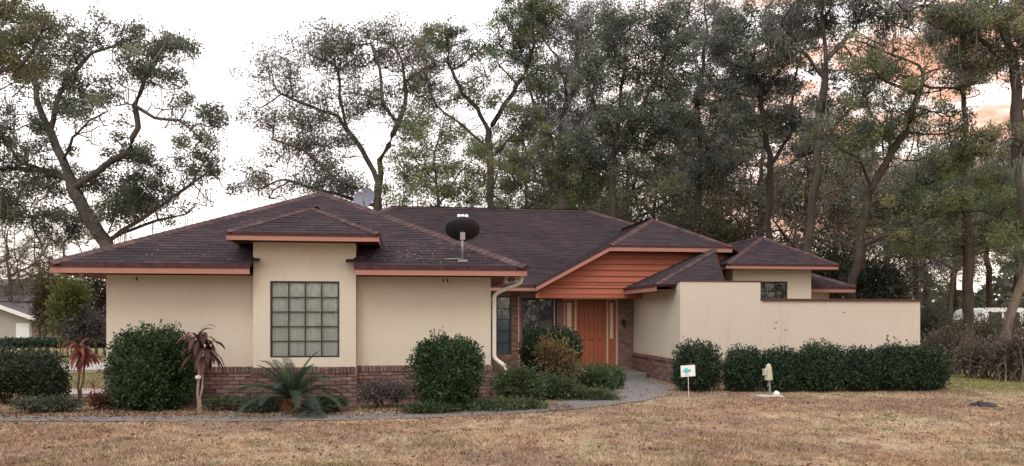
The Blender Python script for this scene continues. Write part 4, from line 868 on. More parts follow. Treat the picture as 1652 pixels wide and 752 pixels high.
# ---- shrubs
def shrub(name, base, blobl, n, lsize, pal, label, group=None, cat='shrub', stems=5, m='gloss_leaf', aspect=.55, shell=.35, core=True, stemcol=(.8, .7, .6), colvar=.3, twig_n=0, up=0.0, bump=.12):
    """dense bush: leaves over and inside a set of ellipsoid lobes, on real stems"""
    root = empty(name, base, label, cat, group); off = np.array(base, float)
    vol = np.array([b[1][0] * b[1][1] + b[1][0] * b[1][2] + b[1][1] * b[1][2] for b in blobl]); cnt = (n * vol / vol.sum()).astype(int); Cs = []; Ns = []; K = []
    ph = RNG.uniform(0, 6.28, 6)
    for (c, r), k in zip(blobl, cnt):
        dr = rot_dirs(k); rr = 1 - shell * RNG.uniform(0, 1, (k, 1)) ** 1.3
        wob = 1 + bump * (np.sin(dr[:, :1] * 7 + ph[0]) * np.sin(dr[:, 1:2] * 8 + ph[1]) + .6 * np.sin(dr[:, 2:] * 13 + ph[2]) * np.sin(dr[:, :1] * 15 + ph[3])) + RNG.normal(0, .022, (k, 1)) * (1 + up)
        p = np.array(c) + dr * np.array(r) * rr * wob
        Cs.append(p); Ns.append(dr); K.append(np.clip(1.0 + .9 * (rr - 1) + .25 * (wob - 1) / max(bump, .01) * .3, .4, 1.2))
    Cs = np.concatenate(Cs); Ns = np.concatenate(Ns)
    keep = Cs[:, 2] > off[2] + .02 + RNG.uniform(0, .05, len(Cs)); Cs, Ns = Cs[keep], Ns[keep]
    # patches of younger and older growth
    cell = np.floor(Cs / .16).astype(int); h = (cell[:, 0] * 73856093 ^ cell[:, 1] * 19349663 ^ cell[:, 2] * 83492791) % 97 / 97.0
    pal_ = np.array(pal); cc = pal_[(h * len(pal_)).astype(int) % len(pal_)] * .5 + pick(pal, len(Cs)) * .5; cc *= (.8 + .4 * ((h * 7.3) % 1))[:, None]
    link('foliage', leaf_mesh('foliage', Cs, lsize, aspect, cc, M[m], off=off, normal=Ns * (.6 + up), colvar=colvar), root)
    if stems:
        b = MB(); b.tint = stemcol
        for i in range(stems):
            c, r = blobl[i % len(blobl)]; a = random.uniform(0, 6.28); e = np.array(c) + np.array((math.cos(a) * r[0] * .5, math.sin(a) * r[1] * .5, r[2] * .3)); s0 = off * 1.0 + (np.array((c[0], c[1], off[2])) - off) * .8 + np.array((random.uniform(-.08, .08), random.uniform(-.08, .08), -.02)); mid = (s0 + e) / 2 + RNG.normal(0, .04, 3)
            b.tube([s0, mid, e], [.022, .016, .008], 5)
            for _ in range(4):
                a = random.uniform(0, 6.28); e2 = np.array(c) + np.array((math.cos(a) * r[0] * .85, math.sin(a) * r[1] * .85, random.uniform(-.5, .85) * r[2])); b.tube([mid, (mid + e2) / 2 + RNG.normal(0, .03, 3), e2], [.010, .007, .004], 4)
        b.build('stems', M['bark'], root)
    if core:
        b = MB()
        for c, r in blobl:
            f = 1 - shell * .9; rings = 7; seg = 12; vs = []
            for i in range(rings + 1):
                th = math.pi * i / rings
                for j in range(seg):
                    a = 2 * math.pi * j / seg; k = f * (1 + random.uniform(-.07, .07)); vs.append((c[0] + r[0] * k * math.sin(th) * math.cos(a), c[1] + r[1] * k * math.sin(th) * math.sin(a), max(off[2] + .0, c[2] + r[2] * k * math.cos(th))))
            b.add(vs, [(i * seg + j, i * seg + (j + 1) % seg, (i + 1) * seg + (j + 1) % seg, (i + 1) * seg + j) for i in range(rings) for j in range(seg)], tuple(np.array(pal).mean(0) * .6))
        b.build('dark_core', M['leaf'], root)  # solid core in a darkened leaf colour fills each lobe
    return root
BOX = [(.030, .062, .022), (.022, .048, .018), (.045, .085, .028), (.055, .10, .035)]
HEDGE = [(.030, .058, .030), (.022, .045, .026), (.045, .078, .036), (.035, .055, .025)]
def lobe(px, py, rx, ry, d, dz=.9):
    r = rx * d / 1250; return (at(px, py, d), (r, r * dz, ry * d / 1250))
d = 13.35
shrub('clipped_shrub', gbase(246, d), [lobe(246, 597, 65, 66, d, .95), lobe(218, 575, 38, 45, d), lobe(270, 570, 42, 44, d), lobe(246, 630, 60, 34, d)], 26000, .050, BOX, 'large rounded dark green shrub before the left garage wall', 'rounded shrubs against the garage', bump=.2, up=.5)
shrub('clipped_shrub', gbase(722, d), [lobe(722, 600, 58, 55, d, .95), lobe(705, 580, 40, 38, d), lobe(745, 582, 36, 36, d), lobe(722, 630, 52, 28, d)], 22000, .050, BOX, 'rounded dark green shrub right of the large window beside the downspout', 'rounded shrubs against the garage', bump=.2, up=.5)
d = 14.2
shrub('boxy_shrub', gbase(30, d), [lobe(-60, 605, 75, 45, d, .8), lobe(10, 600, 62, 42, d, .9), lobe(65, 605, 42, 43, d, 1.0), lobe(78, 625, 34, 32, d)], 26000, .048, [(.035, .052, .028), (.05, .065, .035), (.028, .04, .024), (.07, .075, .04)], 'broad flat topped dark hedge shrub at the left edge', stems=10, shell=.4)
# hedge before the courtyard wall: one row, its plants are parts
hd = empty('clipped_hedge', gp(1300, 634), 'long clipped dark green hedge before the cream courtyard wall', 'hedge'); ho = origin(hd)
d = 17.9
for i, (px, rx, top) in enumerate([(1126, 38, 553), (1201, 33, 562), (1262, 34, 564), (1327, 42, 555), (1393, 34, 563), (1449, 38, 556), (1494, 33, 560)]):
    cyy = (top + 634) / 2; ry = (634 - top) / 2 + 2
    t_ = shrub('hedge_plant', gp(px, 631), [lobe(px, cyy, rx * 1.02, ry, d, .95), lobe(px - rx * .4, cyy - 3, rx * .66, ry * .95, d - .1, .8), lobe(px + rx * .4, cyy - 1, rx * .66, ry * .94, d - .05, .8), lobe(px - rx * .2, cyy + 14, rx * .9, ry * .6, d - .1, .8)], 14000, .055, HEDGE, 'x', shell=.45, stems=9, stemcol=(1.8, 1.5, 1.2), bump=.2, up=.2)
    # fold this plant's pieces under the hedge
    for ch in list(t_.children):
        if ch.name.startswith('foliage'):
            pl = ch; pl.name = 'hedge_plant'
    ofs = Vector(t_.location) - ho; kids = list(t_.children)
    pl.parent = hd; pl.location = ofs
    for ch in kids:
        if ch is not pl: ch.parent = pl; ch.location = (0, 0, 0)
    bpy.data.objects.remove(t_)
    pl.name = 'hedge_plant'
# shrubs by the entry
d = 17.6
shrub('clipped_shrub', gbase(885, d), [lobe(888, 572, 49, 44, d), lobe(870, 562, 32, 33, d), lobe(908, 560, 32, 33, d)], 15000, .055, HEDGE, 'round grey green shrub left of the front door')
d = 16.5
shrub('yellowing_shrub', gbase(905, d), [lobe(897, 572, 36, 34, d, .6), lobe(912, 590, 34, 26, d, .6), lobe(880, 565, 14, 24, d)] , 2700, .060, [(.32, .23, .08), (.24, .20, .08), (.16, .16, .06), (.30, .13, .06), (.12, .14, .055), (.18, .12, .07)], 'loose shrub with yellow and orange leaves before the round one', shell=1.0, core=False, stems=12, m='leaf', up=2.2, bump=.35)
FERN = [(.105, .155, .065), (.075, .115, .05), (.145, .19, .09), (.085, .105, .06), (.05, .075, .035)]
for (px, py, rx, ry, dd, nn, lb) in [(838, 618, 38, 28, 14.6, 9000, 'spreading leafy green bush directly right of the downspout'), (895, 628, 42, 24, 15.2, 9000, 'low spreading green bush below the yellowing shrub'), (955, 612, 36, 26, 17.2, 9000, 'leafy green bush at the foot of the front door'), (985, 608, 22, 20, 18.0, 5000, 'small green bush at the edge of the walkway by the door'), (950, 638, 48, 13, 15.4, 6500, 'low bush with pale tips along the inside of the path bend')]:
    shrub('spreading_bush', gbase(px, dd), [lobe(px, py, rx, ry, dd, .8), lobe(px - rx * .5, py + 4, rx * .6, ry * .8, dd, .8), lobe(px + rx * .5, py + 5, rx * .6, ry * .75, dd, .8)], nn, .058, FERN if 'pale' not in lb else FERN + [(.2, .2, .12)], lb, shell=.7, core=False, stems=9, up=1.6, m='leaf', aspect=.35, bump=.38)
for (px, py, rx, ry, dd, nn, pal, lb) in [(695, 657, 44, 10, 12.9, 4500, FERN, 'low green ground cover under the rounded shrub by the window'), (810, 652, 70, 11, 13.4, 6500, FERN, 'long low strip of green ground cover below the downspout'), (425, 652, 36, 13, 12.95, 4500, [(.09, .13, .10), (.07, .11, .085), (.12, .16, .12)], 'low blue green ground cover left of the sago palm'), (530, 648, 30, 11, 13.0, 3000, FERN, 'low green ground cover right of the sago palm'), (365, 648, 34, 9, 13.2, 2600, FERN + RUST[:1], 'sparse low green plants right of the dead leaved cane plant'), (620, 630, 42, 22, 13.6, 3600, [(.17, .14, .14), (.13, .115, .11), (.10, .11, .08), (.2, .17, .15)], 'dry greyish mauve bush against the brick below the window'), (75, 650, 55, 12, 13.0, 3800, [(.06, .08, .045), (.09, .11, .06), (.18, .17, .14)], 'low dull green planting at the foot of the boxy shrub'), (172, 645, 30, 14, 13.3, 1500, [(.15, .05, .04), (.20, .07, .05), (.09, .07, .04)], 'small red leaved plant beside the left corner of the house')]:
    shrub('ground_cover_plant', gbase(px, dd), [lobe(px, py, rx, ry, dd, .6), lobe(px - rx * .55, py + 2, rx * .5, ry * .8, dd - .1, .6), lobe(px + rx * .5, py + 2, rx * .55, ry * .8, dd + .1, .6)], nn, .055, pal, lb, cat='plant', shell=.9, core=False, stems=5, up=.9, m='leaf', aspect=.35, bump=.25)

# ---- sago palm
def frond(pal_t, L_, az, el, sag, n=26, w=.16, name='frond', par=None, base=(0, 0, 0)):
    b = MB(); b.tint = pal_t; d0 = Vector((math.cos(az) * math.cos(el), math.sin(az) * math.cos(el), math.sin(el))); p = Vector(base); P = [p.copy()]; seg = 14; d_ = d0.copy()
    for i in range(seg):
        p = p + d_ * (L_ / seg); P.append(p.copy()); d_ = (d_ + Vector((0, 0, -sag / seg * (0.5 + i / seg)))).normalized()
    b.tube(P, [.012 * (1 - i / len(P)) + .003 for i in range(len(P))], 4)
    hz = Vector((-math.sin(az), math.cos(az), 0))
    for k in range(n):
        t = .12 + .88 * k / (n - 1); f = t * seg; i = min(int(f), seg - 1); c = P[i].lerp(P[i + 1], f - i); tan = (P[i + 1] - P[i]).normalized(); up = hz.cross(tan) * -1
        if up.z < 0: up = -up
        wl = w * (math.sin(math.pi * min(1, t * .82 + .12)) ** .6)
        for s in (-1, 1):
            dr = (hz * s * .82 + tan * .55 + up * .28).normalized(); tip = c + dr * wl + Vector((0, 0, -wl * .12)); th = tan * .0085
            mid = c + dr * wl * .5
            b.add([c - th * .6, mid - th, tip, mid + th, c + th * .6], [(0, 1, 2, 3, 4)], tuple(x * random.uniform(.8, 1.2) for x in pal_t))
    return b
d = 13.0
sg = empty('sago_palm', gbase(470, d), 'sago palm with arching blue green fronds under the large window', 'palm'); so_ = origin(sg)
b = MB(); b.tint = (1, 1, 1)
b.lathe(so_, [(.15, 0), (.19, .10), (.18, .20), (.13, .26), (.05, .30), (.001, .31)], 14); trunk = b.build('trunk', M['brown'], sg)
b = MB()
for k in range(120):
    a = random.uniform(0, 6.28); z = random.uniform(.03, .26); r = .18; c = so_ + Vector((math.cos(a) * r, math.sin(a) * r, z)); e = c + Vector((math.cos(a) * .07, math.sin(a) * .07, .05)); t = random.uniform(.6, 1.8)
    b.tube([c, e], [.014, .005], 4, tint=(t, t * .9, t * .8))
b.build('frond_stubs', M['brown'], sg)
crown = so_ + Vector((0, 0, .27))
for k in range(34):
    az = k * 2.39996; tier = k / 34; el = 1.22 - tier * .92 + random.uniform(-.1, .1); Lf = random.uniform(.95, 1.22) * (1.0 if tier > .15 else .8)
    c = random.choice([(.055, .085, .05), (.08, .115, .06), (.038, .06, .045)])
    fb = frond(c, Lf, az, el, 1.3 + tier * .3, n=34, w=.15, base=crown); fb.build('frond', M['gloss_leaf'], sg)
for k in range(12):
    az = random.uniform(0, 6.28); fb = frond((.16, .075, .045), random.uniform(.35, .55), az, -.1, 1.6, 16, .10, base=so_ + Vector((0, 0, .26))); fb.build('dead_frond', M['leaf'], sg)
# second, small blue green pup beside it
d = 12.55
pp = empty('sago_pup', gbase(508, d), 'small sago pup with short arching fronds right of the palm trunk', 'palm'); po = origin(pp)
b = MB(); b.lathe(po, [(.05, 0), (.07, .08), (.03, .14), (.001, .15)], 10); b.build('trunk', M['brown'], pp)
for k in range(13):
    frond((.045, .075, .055), random.uniform(.38, .52), k * 2.4, random.uniform(.3, 1.0), 1.5, 18, .10, base=po + Vector((0, 0, .12))).build('frond', M['gloss_leaf'], pp)

# ---- cane plants with drooping dead or red leaves
def cane(name, base, h, n, ll, pal, label, canes, tie=False, ld=.035):
    root = empty(name, base, label, 'plant'); o0 = origin(root)
    for (dx, dy, hh, r) in canes:
        b = MB(); b.tint = (3.0, 2.8, 2.5) if tie else (1.6, 1.4, 1.2); k = 7
        b.tube([o0 + Vector((dx * .2 + dx * .8 * i / k + .012 * math.sin(i * 2.1 + dx * 9), dy * i / k + .01 * math.cos(i * 1.7), hh * i / k)) for i in range(k + 1)], [r * (1.15 - .35 * i / k) * (1 + .12 * (i % 2)) for i in range(k + 1)], 7); b.build('cane', M['bark'], root)
        for j in range(n):
            az = j * 2.4 + random.uniform(-.3, .3); L_ = ll * random.uniform(.7, 1.15); st = o0 + Vector((dx, dy, hh - random.uniform(0, .12) + .02)); el = random.uniform(-.2, 1.45); d_ = Vector((math.cos(az) * math.cos(el), math.sin(az) * math.cos(el), math.sin(el))); side = Vector((-math.sin(az), math.cos(az), 0)); P = [st]; seg = 7
            for i in range(seg): P.append(P[-1] + d_ * L_ / seg); d_ = (d_ + Vector((0, 0, -.42))).normalized()
            c = random.choice(pal); t = random.uniform(.75, 1.25); vs = []; fs = []; tw = random.uniform(-.6, .6)
            for i, p in enumerate(P):
                wd = ld * math.sin(math.pi * (i + .35) / (seg + .9)) * 1.0; s2 = side * math.cos(tw * i / seg) + Vector((0, 0, 1)) * math.sin(tw * i / seg) * .6; vs += [p - s2 * wd, p + Vector((0, 0, -.006)), p + s2 * wd]
            for i in range(seg):
                for q_ in (0, 1): fs.append((i * 3 + q_, i * 3 + q_ + 1, i * 3 + q_ + 4, i * 3 + q_ + 3))
            b = MB(); b.add(vs, fs, tuple(x * t for x in c)); b.build('leaf', M['leaf'], root, True)
    if tie:
        b = MB(); b.lathe(o0 + Vector((canes[0][0] * .6, 0, .62)), [(.035, 0), (.05, .02), (.048, .05), (.03, .065)], 12); b.build('white_tie', M['white'], root)
    return root
cane('cane_plant', gbase(320, 12.9), 1.2, 26, .48, [(.10, .05, .045), (.14, .07, .06), (.19, .09, .075), (.07, .04, .04), (.22, .13, .11)], 'dead leaved cane plant with drooping brown leaves and a white tie', [(0.0, 0, 1.30, .020), (.09, .05, 1.10, .017)], True, .046)
cane('red_cane_plant', gbase(127, 15.2), 1.0, 20, .44, [(.30, .075, .06), (.22, .06, .05), (.36, .11, .08), (.16, .06, .05)], 'red leaved cane plant between the boxy shrub and garage wall', [(0, 0, 1.02, .02), (.12, .05, .9, .018)], False, .036)
cane('red_cane_plant', gbase(152, 14.0), .4, 10, .24, [(.26, .06, .05), (.2, .05, .045)], 'low red leaved plant at the left corner of the brick base', [(0, 0, .32, .012), (.08, .02, .24, .012)], False, .025)
# ---- shrubs and woodland edge in the distance
def bgbush(px, py, rx, ry, d, n, pal, label, grp=None, name='wild_bush', ls=.11):
    return shrub(name, gbase(px, d), [lobe(px, py, rx, ry, d, .7), lobe(px - rx * .5, py + ry * .25, rx * .6, ry * .75, d, .7), lobe(px + rx * .5, py + ry * .2, rx * .6, ry * .7, d, .7)], n, ls, pal, label, grp, cat='bush', shell=.75, core=False, stems=9, up=1.4, m='leaf', bump=.42, stemcol=(1.3, 1.2, 1.1))
bgbush(112, 488, 30, 58, 30, 8000, [(.16, .18, .05), (.12, .15, .045), (.20, .19, .07)], 'tall yellow green bush beyond the driveway at left')
bgbush(140, 525, 34, 32, 30, 4500, [(.16, .155, .15), (.12, .12, .11), (.2, .18, .17)], 'pale greyish bush close to the left garage corner')
bgbush(78, 478, 28, 64, 34, 6500, RUST + OLIVE, 'rusty brown bush beside the neighbouring house')
bgbush(155, 478, 34, 62, 33, 8000, RUST + OAK + OLIVE[:1], 'dark brownish bush under the left eave corner')
hg = shrub('distant_hedge', gbase(60, 31), [lobe(x, 553, 30, 9, 31, .8) for x in range(-110, 190, 30)], 9000, .09, HEDGE, 'low distant clipped hedge along the neighbouring garden', cat='hedge', stems=6)
SCRUB = [(.17, .14, .12), (.13, .11, .09), (.20, .17, .14), (.11, .12, .07), (.16, .12, .10)]
for (px, py, rx, ry, d, n, pal, lb) in [(1530, 558, 42, 30, 23, 3800, SCRUB, 'brownish scrub bush just beyond the hedge end'), (1590, 572, 48, 28, 21.5, 3800, SCRUB, 'low grey brown brush before the parked van'), (1645, 570, 46, 38, 20.5, 4200, SCRUB, 'twiggy brown brush at the right edge of the lawn'), (1560, 535, 52, 30, 27, 4500, SCRUB + OLIVE[:2], 'tangled scrub behind the low brush'), (1500, 520, 40, 40, 29, 5000, [(.09, .09, .065), (.11, .10, .07)], 'dark bush behind the right end of the courtyard wall'), (1620, 530, 55, 28, 31, 4500, SCRUB + OLIVE, 'mixed green and brown brush below the parked white van'), (1700, 535, 60, 50, 26, 5000, OAK + SCRUB, 'dark bush leaving the frame at the right')]:
    tb = bgbush(px, py, rx, ry, d, n, pal, lb, None, 'thicket_bush', .085)
    b = MB(); b.tint = (1.9, 1.6, 1.45); c0 = gbase(px, d)
    for k in range(46):
        a = random.uniform(0, 6.28); r = random.uniform(0, rx * d / 1250); s0 = c0 + np.array((math.cos(a) * r, math.sin(a) * r * .6, 0)); hh = random.uniform(.5, 1.25) * ry * 2 * d / 1250
        m0 = s0 + np.array((random.uniform(-.3, .3), random.uniform(-.3, .3), hh * .6)); b.tube([s0, m0, m0 + np.array((random.uniform(-.6, .6), random.uniform(-.4, .4), hh * random.uniform(.1, .45)))], [.016, .011, .005], 3)
    b.build('bare_stems', M['bark'], tb)
for i, (px, top, rx, d, pal, lb) in enumerate([(1010, 300, 70, 40, OLIVE + OAK, 'olive understory bush behind the main roof hip'), (1095, 320, 60, 38, OAK + OLIVE[:2], 'dark olive understory bush behind the entry gable peak'), (1165, 330, 45, 36, OLIVE, 'understory bush right of the entry gable peak'), (930, 300, 60, 43, OLIVE, 'olive understory bush behind the right part of the long ridge'), (620, 320, 40, 40, OAK, 'dark bush behind the blue grey satellite dish'), (1220, 370, 45, 42, DARK, 'dark bush behind the clerestory roof peak'), (1340, 375, 55, 38, DARK + OLIVE, 'dark bush right of the clerestory roof'), (1415, 410, 50, 34, DARK, 'dark low bush beyond the rear eave corner')]):
    bgbush(px, (top + 500) / 2, rx, (500 - top) / 2, d, 10000, pal, lb, None, 'understory_bush', .14)
# far-off wood: one mass closing the horizon
n = 60000; ang = RNG.uniform(-.95, .95, n); R_ = RNG.uniform(66, 100, n); x = R_ * np.sin(ang + YAW); y_ = R_ * np.cos(ang + YAW); hmax = 8.0 + 3.0 * np.sin(ang * 13) + 2.2 * np.sin(ang * 31 + 1) + 1.5 * np.sin(ang * 67); hmax = np.where(ang < -.30, hmax * .42, hmax) * np.where(ang > .38, .55, 1)
m_ = 70000; a2 = RNG.uniform(.95, 2 * math.pi - .95, m_); R2 = RNG.uniform(55, 80, m_); h2 = (11 + 3 * np.sin(a2 * 9) + 2 * np.sin(a2 * 23)) * RNG.uniform(0, 1, m_) ** 1.05  # unseen trees behind the camera, added for the window reflections
zz = hmax * RNG.uniform(0, 1, n) ** 1.1
x = np.concatenate([x, R2 * np.sin(a2 + YAW)]); y_ = np.concatenate([y_, R2 * np.cos(a2 + YAW)]); zz = np.concatenate([zz, h2]); n += m_
wv = link('distant_wood', leaf_mesh('distant_wood', np.stack([x, y_, zz], 1), .55, .7, pick(DARK + GREY + OLIVE, n), M['leaf'])); wv['kind'] = 'stuff'

# ------------------------------------------------------------------ lawn blades, fallen leaves
def in_path(x, y):
    P = np.array(PATH); m_ = np.zeros(len(x), bool)
    for a, c, w_ in zip(P[:-1], P[1:], [.8] * 7 + [.9, 1.0, 1.3, 1.5, 1.6, 1.8]):
        ab = c - a; t = np.clip(((x - a[0]) * ab[0] + (y - a[1]) * ab[1]) / (ab @ ab), 0, 1); dd = np.hypot(x - a[0] - ab[0] * t, y - a[1] - ab[1] * t); m_ |= dd < w_ / 2 * (.80 + .2 * np.sin(x * 3.1) * np.sin(x * 7.7 + y * 3))
    return m_
def scatter(n, d0, d1, pw=1.6):
    d_ = d0 + (d1 - d0) * RNG.uniform(0, 1, n) ** pw; k = RNG.uniform(-.72, .72, n); return (S_ + k * C_) * d_, (C_ - k * S_) * d_, d_
n = 420000; x, y_, dd = scatter(n, 7.6, 22, 1.7)
ok = ~in_path(x, y_) & ~((y_ > 14.5) & (x > -5.3) & (x < 1.7)) & ~((y_ > 18.5) & (x > 6.8) & (x < 13.4)) & ~((y_ > 21.7) & (x > 1.6) & (x < 7)); x, y_, dd = x[ok], y_[ok], dd[ok]; n = len(x)
hgt = RNG.uniform(.012, .038, n) * np.clip(1 + .5 * np.sin(x * 1.7) * np.sin(y_ * 2.1), .5, 1.6); a = RNG.uniform(0, 6.28, n); wd = RNG.uniform(.003, .006, n) * np.clip(dd / 9, 1, 2.4); ln = RNG.uniform(.3, 1.6, n) * hgt
b2 = RNG.uniform(0, 6.28, n); z0 = gz(x, y_)
V = np.empty((n, 3, 3)); V[:, 0] = np.stack([x - np.cos(a) * wd, y_ - np.sin(a) * wd, z0], 1); V[:, 1] = np.stack([x + np.cos(a) * wd, y_ + np.sin(a) * wd, z0], 1); V[:, 2] = np.stack([x + np.cos(b2) * ln, y_ + np.sin(b2) * ln, z0 + hgt], 1)
t = RNG.uniform(.6, 1.55, (n, 1)) * np.array((1, .98, .95)) * (.78 + .5 * vnoise(np.stack([x, y_, 0 * x], 1), .22, 1) [:, None]); t = np.where(RNG.uniform(0, 1, (n, 1)) < .12, t * np.array((.7, .95, .6)), t)
link('lawn_grass', mesh_np('lawn_grass', V.reshape(-1, 3), np.arange(n * 3).reshape(n, 3), [M['blades']], tint=t))['kind'] = 'stuff'
nt_ = 900; cx, cy2, dd = scatter(nt_, 7.7, 19, 1.4); ok = ~in_path(cx, cy2) & (cy2 < 14.3 + 4 * (cx > 6.8)); cx, cy2, dd = cx[ok], cy2[ok], dd[ok]; k = 26; n = len(cx) * k
x = np.repeat(cx, k) + RNG.normal(0, .05, n); y_ = np.repeat(cy2, k) + RNG.normal(0, .04, n); hgt = np.repeat(RNG.uniform(.03, .075, len(cx)), k) * RNG.uniform(.5, 1.1, n); a = RNG.uniform(0, 6.28, n); b2 = RNG.uniform(0, 6.28, n); wd = .0045; ln = hgt * RNG.uniform(.3, 1.1, n); z0 = gz(x, y_)
V = np.stack([np.stack([x - np.cos(a) * wd, y_ - np.sin(a) * wd, z0], 1), np.stack([x + np.cos(a) * wd, y_ + np.sin(a) * wd, z0], 1), np.stack([x + np.cos(b2) * ln, y_ + np.sin(b2) * ln, z0 + hgt], 1)], 1)
tt = np.repeat(np.where(RNG.uniform(0, 1, (len(cx), 1)) < .25, np.array([[.55, .85, .42]]), np.array([[1.15, 1.1, 1.0]]) * RNG.uniform(.5, 1.3, (len(cx), 1))), k, 0) * RNG.uniform(.8, 1.2, (n, 1))
link('grass_tufts', mesh_np('grass_tufts', V.reshape(-1, 3), np.arange(n * 3).reshape(n, 3), [M['blades']], tint=tt))['kind'] = 'stuff'
n = 4800; x, y_, dd = scatter(n, 7.8, 21, 1.3)
x2 = RNG.uniform(-9, 3, 3500); y2 = 14.0 - np.abs(RNG.normal(0, .75, 3500)); x = np.concatenate([x, x2]); y_ = np.concatenate([y_, y2]); C3 = np.stack([x, y_, gz(x, y_) + .018], 1)
link('fallen_leaves', leaf_mesh('fallen_leaves', C3, .05, .5, pick([(.22, .12, .075), (.16, .08, .055), (.30, .17, .11), (.12, .075, .055)], len(C3)), M['leaf'], flat=.75))['kind'] = 'stuff'
n = 330; xr = np.concatenate([RNG.normal(.55, .65, n), RNG.uniform(-5, 2, 120)]); yr = 14.25 + np.abs(RNG.normal(0, .75, n + 120)); ok = (yr < 14.16 + (2.27 - xr) * .95) & (xr > -.8) & (xr < 2.1) | (xr < -3) & (yr < 14.16 + (xr + 5.96) * .9)
xr, yr = xr[ok], yr[ok]
o = link('roof_litter', leaf_mesh('roof_litter', np.stack([xr, yr, EZ + (yr - 14.16) * (AP[2] - EZ) / (AP[1] - 14.16) + .02], 1), .05, .5, pick([(.26, .22, .20), (.18, .15, .14), (.32, .28, .26), (.12, .09, .08)], len(xr)), M['leaf'], flat=.6)); o['kind'] = 'stuff'
# bare mulched planting bed in front of the garage
o = strip('planting_bed', [(-9.5, 13.75), (-5, 14.05), (-1, 14.1), (2.2, 14.2), (3.4, 15.4), (5.0, 17.6)], [1.2, 1.5, 1.5, 1.7, 2.4, 2.6], mat('mulch', (.15, .10, .075), 1, [(7, (.24, .17, .12), .8, I3, .4, .7), (3, (.09, .065, .05), .7, I3, .45, .7)], (30, .9, .03)), .006, 80, .06)

# ------------------------------------------------------------------ small things in the yard
p = gp(1111, 641); s = empty('yard_sign', p, 'small white yard sign with turquoise emblem on a thin stake', 'sign'); so2 = origin(s)
b = MB(); b.tube([so2 + Vector((0, 0, -.1)), so2 + Vector((.01, 0, .5))], .0075, 6); b.build('stake', M['metal_white'], s)
b = MB(); b.box(so2.x - .165, so2.x + .165, so2.y - .02, so2.y - .014, so2.z + .44, so2.z + .68); brd = b.build('sign_board', M['sign_white'], s); s.rotation_euler = (0, math.radians(-2.5), math.radians(6))
b = MB(); c = so2 + Vector((-.02, -.0225, .56))
def blot(b, cx, cz, rx, rz, n=14, ph=0):
    b.add([(c.x + cx + rx * math.cos(6.283 * k / n) * (1 + .12 * math.sin(k * 2.3 + ph)), c.y - ph * .0004, c.z + cz + rz * math.sin(6.283 * k / n)) for k in range(n)], [tuple(range(n))[::-1]])
blot(b, -.02, .005, .055, .058, ph=1); blot(b, -.075, 0, .028, .022, ph=2); blot(b, .055, 0, .032, .018, ph=3)
b.build('emblem', M['teal'], brd)
b = MB()
for k, (cx, cz, wx) in enumerate(((.055, .03, .045), (.06, .005, .06), (.05, -.02, .05), (.0, -.085, .10))):
    b.add([(c.x + cx - wx / 2, c.y - .0008, c.z + cz - .005), (c.x + cx + wx / 2, c.y - .0008, c.z + cz - .005), (c.x + cx + wx / 2, c.y - .0008, c.z + cz + .005), (c.x + cx - wx / 2, c.y - .0008, c.z + cz + .005)], [(0, 1, 2, 3)])
b.build('print_lines', M['metal_grey'], brd)
p = gp(1240, 640); s = empty('utility_post', p, 'cream plastic hood on a thin pipe before the clipped hedge', 'post'); u = origin(s)
b = MB(); b.box(u.x - .28, u.x + .26, u.y - .16, u.y + .16, u.z - .03, u.z + .03, bev=.01); b.build('base_slab', M['pale_concrete'], s)
b = MB(); b.tube([u + Vector((.03, 0, .02)), u + Vector((.02, 0, .40))], .022, 8); b.tube([u + Vector((-.02, 0, .22)), u + Vector((.02, 0, .42))], .012, 6); b.build('pipe', M['metal_grey'], s)
b = MB(); b.lathe(u + Vector((.0, 0, .36)), [(.09, 0), (.088, .05), (.075, .18), (.066, .27), (.045, .33), (.001, .36)], 8); b.box(u.x - .12, u.x - .06, u.y - .06, u.y + .05, u.z + .46, u.z + .60, bev=.01); b.build('hood', M['cream_plastic'], s)
p = gp(1251, 638); s = empty('garden_globe', p, 'small white dome resting beside the cream hooded post', 'ornament'); u = origin(s)
b = MB(); b.lathe(u + Vector((.0, -.05, 0)), [(.07, 0), (.075, .03), (.06, .075), (.03, .10), (.001, .108)], 14); b.build('dome', M['white'], s, True)
p = gp(1587, 655); s = empty('black_tray', p, 'flat dark plastic lid lying on the grass at right', 'lid'); u = origin(s)
b = MB(); b.lathe(u, [(.001, .075), (.14, .065), (.21, .04), (.24, .015), (.24, 0)], 18); b.build('lid', M['black'], s)
b = MB(); b.tube([u + Vector((-.2, -.1, .02)), u + Vector((-.22, -.12, .10)), u + Vector((-.12, -.12, .12))], .012, 6); b.build('handle', M['black'], s)
# palm frond debris on the lawn
for px, py, rz, lb in ((418, 696, .2, 'dry curled frond scrap lying on the lawn below the path'), (700, 700, 1.2, 'small twig scrap lying on the lawn in the middle')):
    p = gp(px, py); s = empty('fallen_twig', p, lb, 'debris'); u = origin(s)
    b = MB(); b.tint = (1.2, .9, .8)
    for k in range(5):
        a = rz + (k - 2) * .35; b.tube([u + Vector((0, 0, .02)), u + Vector((math.cos(a) * .1, math.sin(a) * .1, .035)), u + Vector((math.cos(a) * .22, math.sin(a) * .22, .015))], [.008, .007, .003], 4)
    b.build('stems', M['bark'], s)

